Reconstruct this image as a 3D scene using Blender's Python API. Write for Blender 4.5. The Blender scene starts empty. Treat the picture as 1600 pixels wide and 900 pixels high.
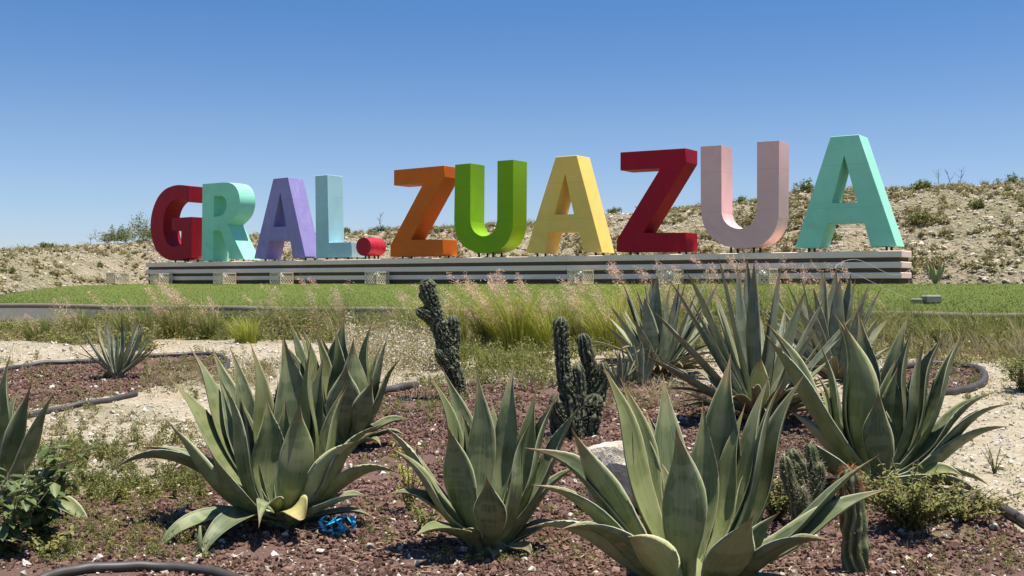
import bpy, math, random
import numpy as np
from mathutils import Vector
from mathutils.geometry import tessellate_polygon

sc = bpy.context.scene
C = sc.collection
R = math.radians
CAMZ, F, HOR = 1.5, 1700.0, 443.0          # camera height, focal length in photo pixels, horizon row

# ------------------------------------------------------------------ camera
cam = bpy.data.cameras.new('camera')
cam.sensor_width = 36.0
cam.lens = 36.0 * F / 1600.0
cam.clip_start = 0.05
cam.clip_end = 6000
camo = bpy.data.objects.new('camera', cam)
C.objects.link(camo)
camo.location = (0, 0, CAMZ)
camo.rotation_euler = (R(90 - 0.236), 0, 0)
sc.camera = camo

# ------------------------------------------------------------------ sky, sun, exposure
SUN = Vector((1.165, -0.056, 5.8)).normalized()      # direction towards the sun: almost overhead, from the right
elev = math.asin(SUN.z)
azi = math.atan2(SUN.x, SUN.y)
w = bpy.data.worlds.new("World")
sc.world = w
w.use_nodes = True
nt = w.node_tree
nt.nodes.clear()
sky = nt.nodes.new('ShaderNodeTexSky')
sky.sky_type = 'NISHITA'
sky.sun_disc = False
sky.sun_elevation = elev
sky.sun_rotation = azi
sky.altitude = 500
sky.air_density = 1.0
sky.dust_density = 0.2
sky.ozone_density = 4.0
hsv = nt.nodes.new('ShaderNodeHueSaturation')
hsv.inputs['Saturation'].default_value = 1.15
hsv.inputs['Value'].default_value = 1.0
bg = nt.nodes.new('ShaderNodeBackground')
bg.inputs['Strength'].default_value = 0.116
wo = nt.nodes.new('ShaderNodeOutputWorld')
nt.links.new(sky.outputs[0], hsv.inputs['Color'])
tcw = nt.nodes.new('ShaderNodeTexCoord'); sepw = nt.nodes.new('ShaderNodeSeparateXYZ')
nt.links.new(tcw.outputs['Generated'], sepw.inputs[0])
mrw = nt.nodes.new('ShaderNodeValToRGB')          # clear dry air: the horizon band is less bright than the model's
cr = mrw.color_ramp
stops = [(0.0, (.47, .48, .60)), (.043, (.480, .485, .60)), (.084, (.535, .510, .575)), (.1415, (.535, .508, .55)), (.198, (.455, .480, .552)), (.247, (.393, .468, .553)), (.5, (.58, .63, .66)), (1.0, (.95, .92, .86))]
cr.elements[0].position, cr.elements[0].color = stops[0][0], (*stops[0][1], 1)
cr.elements[1].position, cr.elements[1].color = stops[-1][0], (*stops[-1][1], 1)
for p_, c_ in stops[1:-1]:
    el = cr.elements.new(p_); el.color = (*c_, 1)
nt.links.new(sepw.outputs['Z'], mrw.inputs[0])
mulw = nt.nodes.new('ShaderNodeMix'); mulw.data_type = 'RGBA'; mulw.blend_type = 'MULTIPLY'; mulw.inputs[0].default_value = 1.0
nt.links.new(hsv.outputs[0], mulw.inputs[6]); nt.links.new(mrw.outputs[0], mulw.inputs[7])
nt.links.new(mulw.outputs[2], bg.inputs['Color'])
nt.links.new(bg.outputs[0], wo.inputs['Surface'])
sl = bpy.data.lights.new('sun', 'SUN')
sl.energy = 4.9
sl.angle = R(0.53)
sl.color = (1.0, 0.94, 0.83)
so = bpy.data.objects.new('sun', sl)
C.objects.link(so)
so.rotation_euler = SUN.to_track_quat('Z', 'Y').to_euler()
sc.view_settings.view_transform = 'Standard'
sc.view_settings.look = 'None'
sc.view_settings.exposure = 0.88
sc.view_settings.gamma = 1.0
sc.cycles.transparent_max_bounces = 8
sc.cycles.max_bounces = 6

rng = np.random.default_rng(7)
rnd = random.Random(5)

# ------------------------------------------------------------------ noise and terrain functions
def _h(ix, iy, seed):
    n = (ix.astype(np.int64) * 374761393 + iy.astype(np.int64) * 668265263 + seed * 974634777) & 0x7fffffff
    n = ((n ^ (n >> 13)) * 1274126177) & 0x7fffffff
    return ((n ^ (n >> 16)) & 0xffff) / 65535.0

def vnoise(x, y, seed=0):
    x = np.asarray(x, float); y = np.asarray(y, float)
    ix = np.floor(x); iy = np.floor(y)
    fx = x - ix; fy = y - iy
    fx = fx * fx * (3 - 2 * fx); fy = fy * fy * (3 - 2 * fy)
    a = _h(ix, iy, seed); b = _h(ix + 1, iy, seed); c = _h(ix, iy + 1, seed); d = _h(ix + 1, iy + 1, seed)
    return (a * (1 - fx) + b * fx) * (1 - fy) + (c * (1 - fx) + d * fx) * fy

def fbm(x, y, seed=0, oct=3):
    s = 0; a = 0.5; f = 1.0
    for i in range(oct):
        s = s + a * vnoise(np.asarray(x) * f, np.asarray(y) * f, seed + i)
        a *= 0.5; f *= 2.03
    return s

def gbase(x, y):
    x = np.asarray(x, float); y = np.asarray(y, float)
    t = np.clip((y - 6) / 12.0, 0, 1)
    z = 0.5 * t
    z = z - 0.013 * np.clip(y - 18, 0, 30)
    far = np.clip((np.hypot(x, y) - 45) / 60, 0, 1)
    return z * (1 - far) - 0.6 * far

def gz(x, y):
    near = np.clip((60 - np.hypot(np.asarray(x, float), np.asarray(y, float))) / 20, 0, 1)
    return gbase(x, y) + near * (0.10 * (fbm(np.asarray(x) * 0.7, np.asarray(y) * 0.7, 3) - 0.45)
                                 + 0.05 * (fbm(np.asarray(x) * 4, np.asarray(y) * 4, 9) - 0.45))

def ground_at(px, py):
    px = np.asarray(px, float); py = np.asarray(py, float)
    k = (px - 800) / F; v = (py - HOR) / F
    d = 1.3 / np.maximum(v, 0.02)
    for _ in range(25):
        dn = (CAMZ - gz(k * d, d)) / np.maximum(v, 0.02)
        d = 0.6 * d + 0.4 * np.minimum(dn, 40)
    return k * d, d

def W(px, py, d):
    return Vector(((px - 800) / F * d, d, CAMZ - (py - HOR) / F * d))

# kerb line of the lawn: depth as a function of the bearing k = x / y
KK = np.array([-1.4, -0.9, -0.47, -0.235, 0.0, 0.41, 0.47, 0.9, 1.4])
KD = np.array([38, 33.0, 27.5, 24.0, 21.7, 19.1, 18.6, 15.4, 12.5])
def kerb_d(k): return np.interp(k, KK, KD)
KERBZ = 0.95
UX, UY = -0.832, 0.555           # along the letters, leftwards and away
NX, NY = -0.555, -0.832          # front normal of the letters
P0 = (8.917, 28.6)
def s_of(k, off=0.0):            # where the bearing meets the plane of the letters, shifted forward by off
    px, py = P0[0] + NX * off, P0[1] + NY * off
    return (px - k * py) / (0.832 + 0.555 * k)
def plane_d(k, off=0.0):
    return P0[1] + NY * off + UY * s_of(k, off)
BK = np.array([-1.4, -0.9, -0.6, -0.47, -0.41, -0.345])
BD = np.array([39, 35.0, 31.5, 33.0, 40.0, 44.6])
BZ = np.array([0.97, 0.98, 1.06, 1.17, 1.41, 1.5])
def back_d(k):
    k = np.asarray(k, float)
    return np.where(k < -0.345, np.interp(k, BK, BD), plane_d(np.maximum(k, -0.345), 0.1))
def back_z(k): return np.interp(k, BK, BZ)
SX = np.array([-1600, -600, 0, 100, 150, 240, 400, 540, 700, 850, 940, 1050, 1100, 1180, 1240, 1300, 1400, 1480, 1600, 1900, 3000])
SY = np.array([400, 396, 391, 387, 383, 377, 371, 366, 358, 348, 337, 330, 327, 319, 306, 300, 298, 293, 287, 278, 270])
def hill(k, t):
    """t 0..1 foot to crest, 1..2 beyond the crest. -> x, y, z"""
    k = np.asarray(k, float); t = np.asarray(t, float)
    foot = back_d(k) + np.where(k < -0.345, 0.0, 1.25)
    fz = back_z(k) - 0.03
    run = np.interp(k, [-1.4, -0.345, 0.5, 1.4], [12, 9.5, 8.0, 8.0])
    top = foot + run
    tz = CAMZ + (HOR - np.interp(800 + k * F, SX, SY)) / F * top
    tt = np.clip(t, 0, 1)
    prof = np.sin(tt * math.pi / 2) ** 0.85 * 0.75 + 0.25 * tt
    d = foot + run * tt + np.where(t > 1, ((t - 1) ** 2) * 500 + (t - 1) * 20, 0)
    z = fz + (tz - fz) * prof - np.where(t > 1, (t - 1) * 2.0 + (t - 1) ** 2 * 8, 0)
    x = k * d
    bump = (fbm(x * 0.45, d * 0.45, 21, 4) - 0.47) * 0.75 + (fbm(x * 2.2, d * 2.2, 31, 3) - 0.45) * 0.28
    z = z + bump * np.clip(tt * 4, 0, 1) * np.where(t > 1, 0.3, np.clip((1.02 - tt) * 4, 0.22, 1))
    return x, d, z

# ------------------------------------------------------------------ mesh helpers
def np_mesh(name, V, Fa, attrs=None, smooth=False):
    V = np.asarray(V, np.float32).reshape(-1, 3); Fa = np.asarray(Fa, np.int32)
    n = Fa.shape[1]
    me = bpy.data.meshes.new(name)
    me.vertices.add(len(V)); me.vertices.foreach_set('co', V.ravel())
    me.loops.add(Fa.size); me.loops.foreach_set('vertex_index', Fa.ravel())
    me.polygons.add(len(Fa)); me.polygons.foreach_set('loop_start', np.arange(0, Fa.size, n, dtype=np.int32))
    me.polygons.foreach_set('use_smooth', np.full(len(Fa), smooth))
    if attrs:
        for an, av in attrs.items():
            av = np.asarray(av, np.float32)
            if av.ndim == 1:
                a = me.attributes.new(an, 'FLOAT', 'POINT'); a.data.foreach_set('value', av)
            else:
                a = me.attributes.new(an, 'FLOAT_VECTOR', 'POINT'); a.data.foreach_set('vector', av.ravel())
    me.update(calc_edges=True)
    return me

def link(name, me, mat=None, parent=None, loc=None):
    o = bpy.data.objects.new(name, me)
    C.objects.link(o)
    if mat is not None and me is not None and len(me.materials) == 0:
        me.materials.append(mat)
    if parent is not None: o.parent = parent
    if loc is not None: o.location = loc
    return o

def thing(name, label, cat, loc=(0, 0, 0), group=None, rz=0):
    o = bpy.data.objects.new(name, None)
    o.empty_display_size = 0.2
    C.objects.link(o); o.location = loc; o.rotation_euler = (0, 0, rz)
    return tag(o, label, cat, group)

def tag(o, label=None, cat=None, group=None, kind=None):
    if label: o['label'] = label
    if cat: o['category'] = cat
    if group: o['group'] = group
    if kind: o['kind'] = kind
    return o

def polymesh(name, V, faces, smooth=False):
    me = bpy.data.meshes.new(name)
    me.from_pydata([tuple(v) for v in V], [], faces)
    if smooth:
        me.polygons.foreach_set('use_smooth', [True] * len(faces))
    me.update()
    return me

class MB:
    """collects boxes, tubes and prisms into one mesh"""
    def __init__(s): s.v = []; s.f = []
    def add(s, V, Fs):
        b = len(s.v); s.v += [tuple(v) for v in V]; s.f += [tuple(i + b for i in f) for f in Fs]; return s
    def box(s, c, d, ax=(1, 0), bev=0.0):
        cx, cy, cz = c; hx, hy, hz = d[0] / 2, d[1] / 2, d[2] / 2
        ux, uy = ax
        def P(a, b, z): return (cx + a * ux - b * uy, cy + a * uy + b * ux, cz + z)
        if bev <= 0:
            V = [P(a, b, z) for z in (-hz, hz) for a, b in ((-hx, -hy), (hx, -hy), (hx, hy), (-hx, hy))]
            return s.add(V, [(3, 2, 1, 0), (4, 5, 6, 7), (0, 1, 5, 4), (1, 2, 6, 5), (2, 3, 7, 6), (3, 0, 4, 7)])
        V = []
        for z, i in ((-hz, bev), (-hz + bev, 0), (hz - bev, 0), (hz, bev)):
            for a, b in ((-hx + i, -hy + i), (hx - i, -hy + i), (hx - i, hy - i), (-hx + i, hy - i)):
                V.append(P(a, b, z))
        Fs = [(3, 2, 1, 0), (12, 13, 14, 15)]
        for r in range(3):
            for q in range(4):
                a = r * 4 + q; b = r * 4 + (q + 1) % 4
                Fs.append((a, b, b + 4, a + 4))
        return s.add(V, Fs)
    def tube(s, pts, rad, n=8, cap=True):
        pts = [Vector(p) for p in pts]
        rads = rad if hasattr(rad, '__len__') else [rad] * len(pts)
        V = []; Fs = []
        prev = None
        for i, p in enumerate(pts):
            t = (pts[min(i + 1, len(pts) - 1)] - pts[max(i - 1, 0)]).normalized()
            if prev is None:
                a = Vector((0, 0, 1)) if abs(t.z) < 0.9 else Vector((1, 0, 0))
                nrm = t.cross(a).normalized()
            else:
                nrm = (prev - t * prev.dot(t)).normalized()
            prev = nrm
            b = t.cross(nrm)
            for q in range(n):
                an = 2 * math.pi * q / n
                V.append(p + (nrm * math.cos(an) + b * math.sin(an)) * rads[i])
        for i in range(len(pts) - 1):
            for q in range(n):
                a = i * n + q; c = i * n + (q + 1) % n
                Fs.append((a, c, c + n, a + n))
        if cap:
            Fs.append(tuple(range(n - 1, -1, -1))); Fs.append(tuple(range((len(pts) - 1) * n, len(pts) * n)))
        return s.add(V, Fs)
    def build(s, name, mat, parent=None, smooth=False):
        return link(name, polymesh(name, s.v, s.f, smooth), mat, parent)

def smooth_path(pts, n=8):
    """Catmull-Rom through the points"""
    P = [Vector(p) for p in pts]; P = [2 * P[0] - P[1]] + P + [2 * P[-1] - P[-2]]
    out = []
    for i in range(1, len(P) - 2):
        for j in range(n):
            t = j / n
            a, b, c, d = P[i - 1], P[i], P[i + 1], P[i + 2]
            out.append(0.5 * ((2 * b) + (c - a) * t + (2 * a - 5 * b + 4 * c - d) * t * t + (3 * b - a - 3 * c + d) * t ** 3))
    out.append(P[-2])
    return out

def rotmats(n, tilt=math.pi, r=rng):
    """random rotations; tilt limits how far z leans over"""
    az = r.uniform(0, 2 * math.pi, n); ti = r.uniform(0, tilt, n); sp = r.uniform(0, 2 * math.pi, n)
    def rz(a):
        m = np.zeros((n, 3, 3)); m[:, 0, 0] = np.cos(a); m[:, 0, 1] = -np.sin(a); m[:, 1, 0] = np.sin(a); m[:, 1, 1] = np.cos(a); m[:, 2, 2] = 1; return m
    def ry(a):
        m = np.zeros((n, 3, 3)); m[:, 0, 0] = np.cos(a); m[:, 0, 2] = np.sin(a); m[:, 2, 0] = -np.sin(a); m[:, 2, 2] = np.cos(a); m[:, 1, 1] = 1; return m
    return rz(az) @ ry(ti) @ rz(sp)

def scatter(TV, TF, pos, M, scale, rv=None):
    """replicate template; scale (n,) or (n,3) -> V, F, rnd"""
    n = len(pos); m = len(TV)
    scale = np.asarray(scale, float)
    if scale.ndim == 1: scale = np.repeat(scale[:, None], 3, 1)
    V = TV[None] * scale[:, None, :]
    V = np.einsum('nij,nmj->nmi', M, V) + pos[:, None, :]
    Fa = (TF[None] + (np.arange(n) * m)[:, None, None]).reshape(-1, TF.shape[1])
    if rv is None: rv = rng.uniform(0, 1, n)
    return V.reshape(-1, 3), Fa, np.repeat(rv, m)

def ico(seed=0, jit=0.22):
    p = (1 + 5 ** .5) / 2
    V = np.array([(-1, p, 0), (1, p, 0), (-1, -p, 0), (1, -p, 0), (0, -1, p), (0, 1, p), (0, -1, -p), (0, 1, -p), (p, 0, -1), (p, 0, 1), (-p, 0, -1), (-p, 0, 1)], float)
    V /= np.linalg.norm(V[0])
    Fa = np.array([(0, 11, 5), (0, 5, 1), (0, 1, 7), (0, 7, 10), (0, 10, 11), (1, 5, 9), (5, 11, 4), (11, 10, 2), (10, 7, 6), (7, 1, 8), (3, 9, 4), (3, 4, 2), (3, 2, 6), (3, 6, 8), (3, 8, 9), (4, 9, 5), (2, 4, 11), (6, 2, 10), (8, 6, 7), (9, 8, 1)])
    r = np.random.default_rng(seed)
    V = V * r.uniform(1 - jit * 1.6, 1 + jit, (12, 1))
    return V, Fa
def merge(parts):
    Vs, Fs, Rs = [], [], []; b = 0
    for V, Fa, rv in parts:
        Vs.append(V); Fs.append(Fa + b); Rs.append(rv); b += len(V)
    return np.concatenate(Vs), np.concatenate(Fs), np.concatenate(Rs)

# ------------------------------------------------------------------ materials
class NT:
    def __init__(s, name):
        s.m = bpy.data.materials.new(name); s.m.use_nodes = True
        s.t = s.m.node_tree; s.t.nodes.clear()
        s.out = s.n('ShaderNodeOutputMaterial')
    def n(s, typ, **kw):
        nd = s.t.nodes.new(typ)
        for k, v in kw.items(): setattr(nd, k, v)
        return nd
    def l(s, a, b): s.t.links.new(a, b)
    def setin(s, nd, i, v):
        if isinstance(v, bpy.types.NodeSocket): s.l(v, nd.inputs[i])
        elif isinstance(v, (tuple, list)) and len(v) == 3 and nd.inputs[i].type == 'RGBA': nd.inputs[i].default_value = (*v, 1)
        else: nd.inputs[i].default_value = v
    def noise(s, scale, detail=4, rough=0.55, vec=None, dist=0.0):
        nd = s.n('ShaderNodeTexNoise'); nd.inputs['Scale'].default_value = scale; nd.inputs['Detail'].default_value = detail
        nd.inputs['Roughness'].default_value = rough; nd.inputs['Distortion'].default_value = dist
        s.l(vec if vec is not None else s.coord(), nd.inputs['Vector']); return nd.outputs['Fac']
    def vor(s, scale, feat='F1', out='Distance', vec=None):
        nd = s.n('ShaderNodeTexVoronoi', feature=feat); nd.inputs['Scale'].default_value = scale
        s.l(vec if vec is not None else s.coord(), nd.inputs['Vector']); return nd.outputs[out]
    def coord(s):
        if not hasattr(s, '_c'): s._c = s.n('ShaderNodeTexCoord').outputs['Object']
        return s._c
    def scaled(s, v, sc3):
        nd = s.n('ShaderNodeMapping'); s.l(v, nd.inputs['Vector']); nd.inputs['Scale'].default_value = sc3; return nd.outputs[0]
    def ramp(s, fac, a, b, ca=(0, 0, 0), cb=(1, 1, 1)):
        nd = s.n('ShaderNodeMapRange'); nd.inputs['From Min'].default_value = a; nd.inputs['From Max'].default_value = b
        s.l(fac, nd.inputs['Value']); return nd.outputs[0]
    def mix(s, fac, a, b, mode='MIX'):
        nd = s.n('ShaderNodeMix', data_type='RGBA', blend_type=mode)
        s.setin(nd, 0, fac); s.setin(nd, 6, a); s.setin(nd, 7, b); return nd.outputs[2]
    def math(s, op, a, b=0.0):
        nd = s.n('ShaderNodeMath', operation=op); s.setin(nd, 0, a); s.setin(nd, 1, b); return nd.outputs[0]
    def attr(s, name, out='Fac'):
        nd = s.n('ShaderNodeAttribute', attribute_name=name); return nd.outputs[out]
    def orand(s): return s.n('ShaderNodeObjectInfo').outputs['Random']
    def bump(s, h, strength=0.5, dist=0.02):
        nd = s.n('ShaderNodeBump'); nd.inputs['Strength'].default_value = strength; nd.inputs['Distance'].default_value = dist
        s.l(h, nd.inputs['Height']); return nd.outputs[0]
    def done(s, col, rough=0.8, spec=0.3, normal=None, transl=0.0, tcol=None, metal=0.0):
        p = s.n('ShaderNodeBsdfPrincipled'); s.setin(p, 'Base Color', col); s.setin(p, 'Roughness', rough)
        p.inputs['Specular IOR Level'].default_value = spec; p.inputs['Metallic'].default_value = metal
        if normal is not None: s.l(normal, p.inputs['Normal'])
        if transl > 0:
            t = s.n('ShaderNodeBsdfTranslucent'); s.setin(t, 'Color', tcol if tcol is not None else col)
            mx = s.n('ShaderNodeMixShader'); mx.inputs[0].default_value = transl
            s.l(p.outputs[0], mx.inputs[1]); s.l(t.outputs[0], mx.inputs[2]); s.l(mx.outputs[0], s.out.inputs[0])
        else: s.l(p.outputs[0], s.out.inputs[0])
        return s.m

def simple(name, col, rough=0.8, var=0.15, scale=6, spec=0.3, bump=0.0, metal=0.0):
    m = NT(name)
    n = m.noise(scale, 5)
    c = m.mix(n, tuple(max(0, x * (1 - var)) for x in col), tuple(min(1, x * (1 + var)) for x in col))
    nm = m.bump(m.noise(scale * 8, 3), bump, 0.01) if bump else None
    return m.done(c, rough, spec, nm, metal=metal)

def paint(name, col, side_wear=0.35):
    """sun-faded enamel on sheet metal: chalky clouds, faint streaks, panel seams in tone only"""
    m = NT(name)
    big = m.noise(0.9, 5, 0.6, dist=0.8); fine = m.noise(9, 6, 0.7)
    streak = m.noise(3.0, 4, 0.6, vec=m.scaled(m.coord(), (2.5, 2.5, 0.35)))
    chalk = tuple(min(1.0, x * 0.78 + 0.13) for x in col)
    deep = tuple(x * 0.86 for x in col)
    c = m.mix(m.ramp(big, 0.35, 0.68), deep, col)
    c = m.mix(m.math('MULTIPLY', m.ramp(streak, 0.5, 0.8), side_wear * 1.3), c, chalk)
    sp = m.n('ShaderNodeSeparateXYZ'); m.l(m.coord(), sp.inputs[0])
    fr = m.math('ABSOLUTE', m.math('SUBTRACT', m.math('FRACT', m.math('MULTIPLY', sp.outputs[2], 1 / 1.13)), 0.93))
    c = m.mix(m.math('MULTIPLY', m.ramp(fr, 0.012, 0.004), 0.30), c, tuple(x * 0.55 for x in col))
    spots = m.ramp(fine, 0.70, 0.78)
    c = m.mix(m.math('MULTIPLY', spots, 0.3), c, tuple(x * 0.6 + 0.02 for x in col))
    return m.done(c, m.math('ADD', m.math('MULTIPLY', big, 0.25), 0.42), 0.22, m.bump(big, 0.12, 0.04))

def veg(name, a, b, transl=0.3, rough=0.65, bright=1.0):
    m = NT(name)
    r = m.attr('rnd')
    c = m.mix(r, a, b)
    n = m.noise(1.7, 3)
    c = m.mix(m.math('MULTIPLY', m.ramp(n, 0.4, 0.7), 0.45), c, tuple(0.5 * (x + y) * f for x, y, f in zip(a, b, (1.35, 1.15, 0.9))))
    return m.done(c, rough, 0.25, None, transl, c)

def agave_mat(name, base, dark, back, margin=(0.52, 0.51, 0.36), transl=0.08, tip=(0.07, 0.035, 0.02), dry=0.0):
    m = NT(name)
    sep = m.n('ShaderNodeSeparateXYZ'); m.l(m.attr('luv', 'Vector'), sep.inputs[0])
    u, v, face = sep.outputs[0], sep.outputs[1], sep.outputs[2]
    rr = m.orand()
    comb = m.n('ShaderNodeCombineXYZ'); m.l(m.math('MULTIPLY', u, 7.0), comb.inputs[0]); m.l(m.math('MULTIPLY', v, 2.2), comb.inputs[1]); m.l(m.math('MULTIPLY', rr, 40.0), comb.inputs[2])
    streak = m.noise(1.6, 4, 0.6, vec=comb.outputs[0])
    comb2 = m.n('ShaderNodeCombineXYZ'); m.l(m.math('MULTIPLY', m.math('MULTIPLY', u, u), 1.2), comb2.inputs[0]); m.l(m.math('MULTIPLY', v, 9.0), comb2.inputs[1]); m.l(m.math('MULTIPLY', rr, 31.0), comb2.inputs[2])
    band = m.noise(1.1, 2, 0.4, vec=comb2.outputs[0])      # imprints of the neighbouring leaves
    blot = m.noise(16, 5, 0.65)
    c = m.mix(m.ramp(streak, 0.3, 0.72), dark, base)
    c = m.mix(m.math('MULTIPLY', m.ramp(band, 0.47, 0.56), 0.5), c, back)
    c = m.mix(m.math('MULTIPLY', m.ramp(blot, 0.5, 0.75), 0.22), c, tuple(x * 1.25 for x in base))
    c = m.mix(m.math('MULTIPLY', m.ramp(rr, 0.45, 1.0), 0.5), c, tuple(x * f for x, f in zip(base, (1.25, 1.1, 0.7))))
    c = m.mix(m.math('MULTIPLY', m.ramp(rr, 0.55, 0.0), 0.55), c, tuple(x * 0.75 for x in dark))
    scar = m.ramp(m.noise(7.5, 5, 0.65), 0.66, 0.72)
    c = m.mix(m.math('MULTIPLY', scar, 0.6), c, (0.20, 0.15, 0.09))
    au = m.math('ABSOLUTE', u)
    c = m.mix(m.math('MULTIPLY', m.ramp(au, 0.92, 0.985), 0.75), c, margin)
    c = m.mix(m.ramp(m.math('ADD', v, m.math('MULTIPLY', m.math('SUBTRACT', blot, 0.5), 0.03)), 0.935, 0.96), c, tip)
    dryv = m.math('MULTIPLY', m.ramp(m.math('ADD', v, m.math('MULTIPLY', blot, 0.25)), 0.93, 1.08), 0.7)
    c = m.mix(dryv, c, (0.25, 0.17, 0.08))
    if dry: c = m.mix(dry, c, (0.42, 0.36, 0.13))
    return m.done(c, m.math('ADD', m.math('MULTIPLY', blot, 0.2), 0.42), 0.35, m.bump(streak, 0.25, 0.01), transl, m.mix(0.5, c, (0.30, 0.38, 0.08)))

M = {}
M['agave'] = agave_mat('agave_green', (0.185, 0.225, 0.108), (0.060, 0.086, 0.038), (0.28, 0.285, 0.155))
M['agave_pale'] = agave_mat('agave_pale_green', (0.34, 0.37, 0.18), (0.22, 0.26, 0.125), (0.40, 0.39, 0.23))
M['agave_blue'] = agave_mat('agave_blue_grey', (0.25, 0.285, 0.195), (0.07, 0.095, 0.062), (0.34, 0.35, 0.26), margin=(0.38, 0.36, 0.28), transl=0.08)
M['agave_yellow'] = agave_mat('agave_yellowing', (0.34, 0.34, 0.13), (0.24, 0.25, 0.10), (0.42, 0.38, 0.2), dry=0.35)
M['agave_dry'] = agave_mat('agave_dead', (0.15, 0.135, 0.09), (0.07, 0.06, 0.04), (0.2, 0.18, 0.13), dry=0.18, transl=0.05)

def ground_mat():
    m = NT('garden_ground')
    bed = m.attr('bed'); wet = m.attr('veg')
    n1 = m.noise(1.3, 6, 0.6); n2 = m.noise(14, 6, 0.7); n3 = m.noise(60, 4, 0.7)
    v = m.vor(38)
    cal = m.mix(m.ramp(n2, 0.35, 0.7), (0.25, 0.21, 0.145), (0.47, 0.42, 0.33))
    cal = m.mix(m.math('MULTIPLY', m.ramp(n1, 0.45, 0.65), 0.45), cal, (0.31, 0.24, 0.155))
    cal = m.mix(m.math('MULTIPLY', m.ramp(n3, 0.58, 0.66), 0.6), cal, (0.20, 0.16, 0.11))
    red = m.mix(m.ramp(n2, 0.35, 0.7), (0.075, 0.045, 0.034), (0.18, 0.12, 0.09))
    red = m.mix(m.ramp(v, 0.0, 0.5), red, (0.13, 0.08, 0.065)); red = m.mix(m.math('MULTIPLY', m.ramp(n3, 0.60, 0.68), 0.7), red, (0.42, 0.34, 0.28))
    edge = m.math('ADD', bed, m.math('MULTIPLY', m.math('SUBTRACT', m.noise(4, 5, 0.7), 0.5), 0.9))
    c = m.mix(m.ramp(edge, 0.42, 0.58), cal, red)
    soil = m.mix(n2, (0.10, 0.085, 0.05), (0.21, 0.19, 0.10))
    ve = m.math('ADD', wet, m.math('MULTIPLY', m.math('SUBTRACT', m.noise(2.6, 5, 0.7), 0.5), 0.9))
    c = m.mix(m.math('MULTIPLY', m.math('MULTIPLY', m.ramp(ve, 0.45, 1.0), m.ramp(m.noise(9, 6, 0.75), 0.35, 0.65)), 0.8), c, soil)
    h = m.math('ADD', n2, m.math('MULTIPLY', n3, 0.5))
    return m.done(c, 0.95, 0.1, m.bump(h, 0.9, 0.03))
def hill_mat():
    m = NT('rubble_hill')
    n1 = m.noise(0.35, 5, 0.65); n2 = m.noise(3.5, 6, 0.7); n3 = m.noise(22, 5, 0.7)
    v = m.vor(4.5); v2 = m.vor(11)
    c = m.mix(m.ramp(n2, 0.35, 0.7), (0.27, 0.225, 0.155), (0.44, 0.385, 0.29))
    c = m.mix(m.math('MULTIPLY', m.ramp(v, 0.28, 0.0), 0.5), c, (0.62, 0.58, 0.49))
    c = m.mix(m.math('MULTIPLY', m.ramp(v2, 0.30, 0.55), 0.32), c, (0.15, 0.12, 0.075))
    c = m.mix(m.math('MULTIPLY', m.ramp(n3, 0.6, 0.7), 0.5), c, (0.13, 0.11, 0.07))
    c = m.mix(m.math('MULTIPLY', m.ramp(n1, 0.46, 0.6), 0.5), c, (0.17, 0.165, 0.075))
    h = m.math('SUBTRACT', n2, m.math('MULTIPLY', v, 0.6))
    return m.done(c, 0.95, 0.1, m.bump(h, 1.0, 0.2))
def lawn_mat():
    m = NT('artificial_turf')
    n1 = m.noise(0.5, 4); n2 = m.noise(30, 6, 0.8); n3 = m.noise(5, 5, 0.7)
    c = m.mix(m.ramp(n2, 0.35, 0.68), (0.055, 0.083, 0.012), (0.165, 0.205, 0.034))
    c = m.mix(m.math('MULTIPLY', m.ramp(n3, 0.4, 0.7), 0.4), c, (0.15, 0.19, 0.04))
    c = m.mix(m.math('MULTIPLY', m.ramp(n1, 0.4, 0.65), 0.3), c, (0.075, 0.105, 0.018))
    return m.done(c, 0.85, 0.2, m.bump(n2, 1.0, 0.05))
M['ground'] = ground_mat(); M['hill'] = hill_mat(); M['lawn'] = lawn_mat()
def stone_mat(name, a, b, dirt=0.0):
    m = NT(name); r = m.attr('rnd'); n = m.noise(30, 4, 0.7)
    c = m.mix(r, a, b); c = m.mix(m.math('MULTIPLY', m.ramp(n, 0.4, 0.7), 0.4), c, tuple(x * 0.6 for x in a))
    return m.done(c, 0.95, 0.1, m.bump(n, 0.6, 0.01))
M['redstone'] = stone_mat('red_volcanic_gravel', (0.072, 0.040, 0.030), (0.25, 0.155, 0.12))
M['palestone'] = stone_mat('pale_caliche_stones', (0.34, 0.29, 0.22), (0.66, 0.62, 0.54))
M['hillstone'] = stone_mat('hill_rubble_stones', (0.30, 0.25, 0.175), (0.56, 0.50, 0.39))
M['turfblade'] = veg('turf_blades', (0.05, 0.085, 0.012), (0.17, 0.215, 0.04), 0.2)
M['weed'] = veg('weed_green', (0.11, 0.135, 0.03), (0.27, 0.27, 0.09), 0.35)
M['weed_olive'] = veg('weed_olive', (0.16, 0.15, 0.06), (0.36, 0.32, 0.16), 0.35)
M['weed_dry'] = veg('weed_dry', (0.27, 0.22, 0.12), (0.50, 0.44, 0.28), 0.25)
M['grass'] = veg('grass_yellow_green', (0.22, 0.27, 0.035), (0.50, 0.50, 0.10), 0.4)
M['grass_g'] = veg('grass_green', (0.13, 0.165, 0.035), (0.31, 0.32, 0.10), 0.4)
M['plume'] = veg('plume_pink', (0.58, 0.36, 0.28), (0.80, 0.64, 0.50), 0.45)
M['flower_w'] = veg('flower_white', (0.5, 0.44, 0.36), (0.72, 0.67, 0.56), 0.3)
M['flower_y'] = veg('flower_yellow', (0.60, 0.36, 0.02), (0.75, 0.5, 0.03), 0.2)
M['hillscrub'] = veg('hill_scrub', (0.17, 0.16, 0.065), (0.37, 0.335, 0.18), 0.2)
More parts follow.
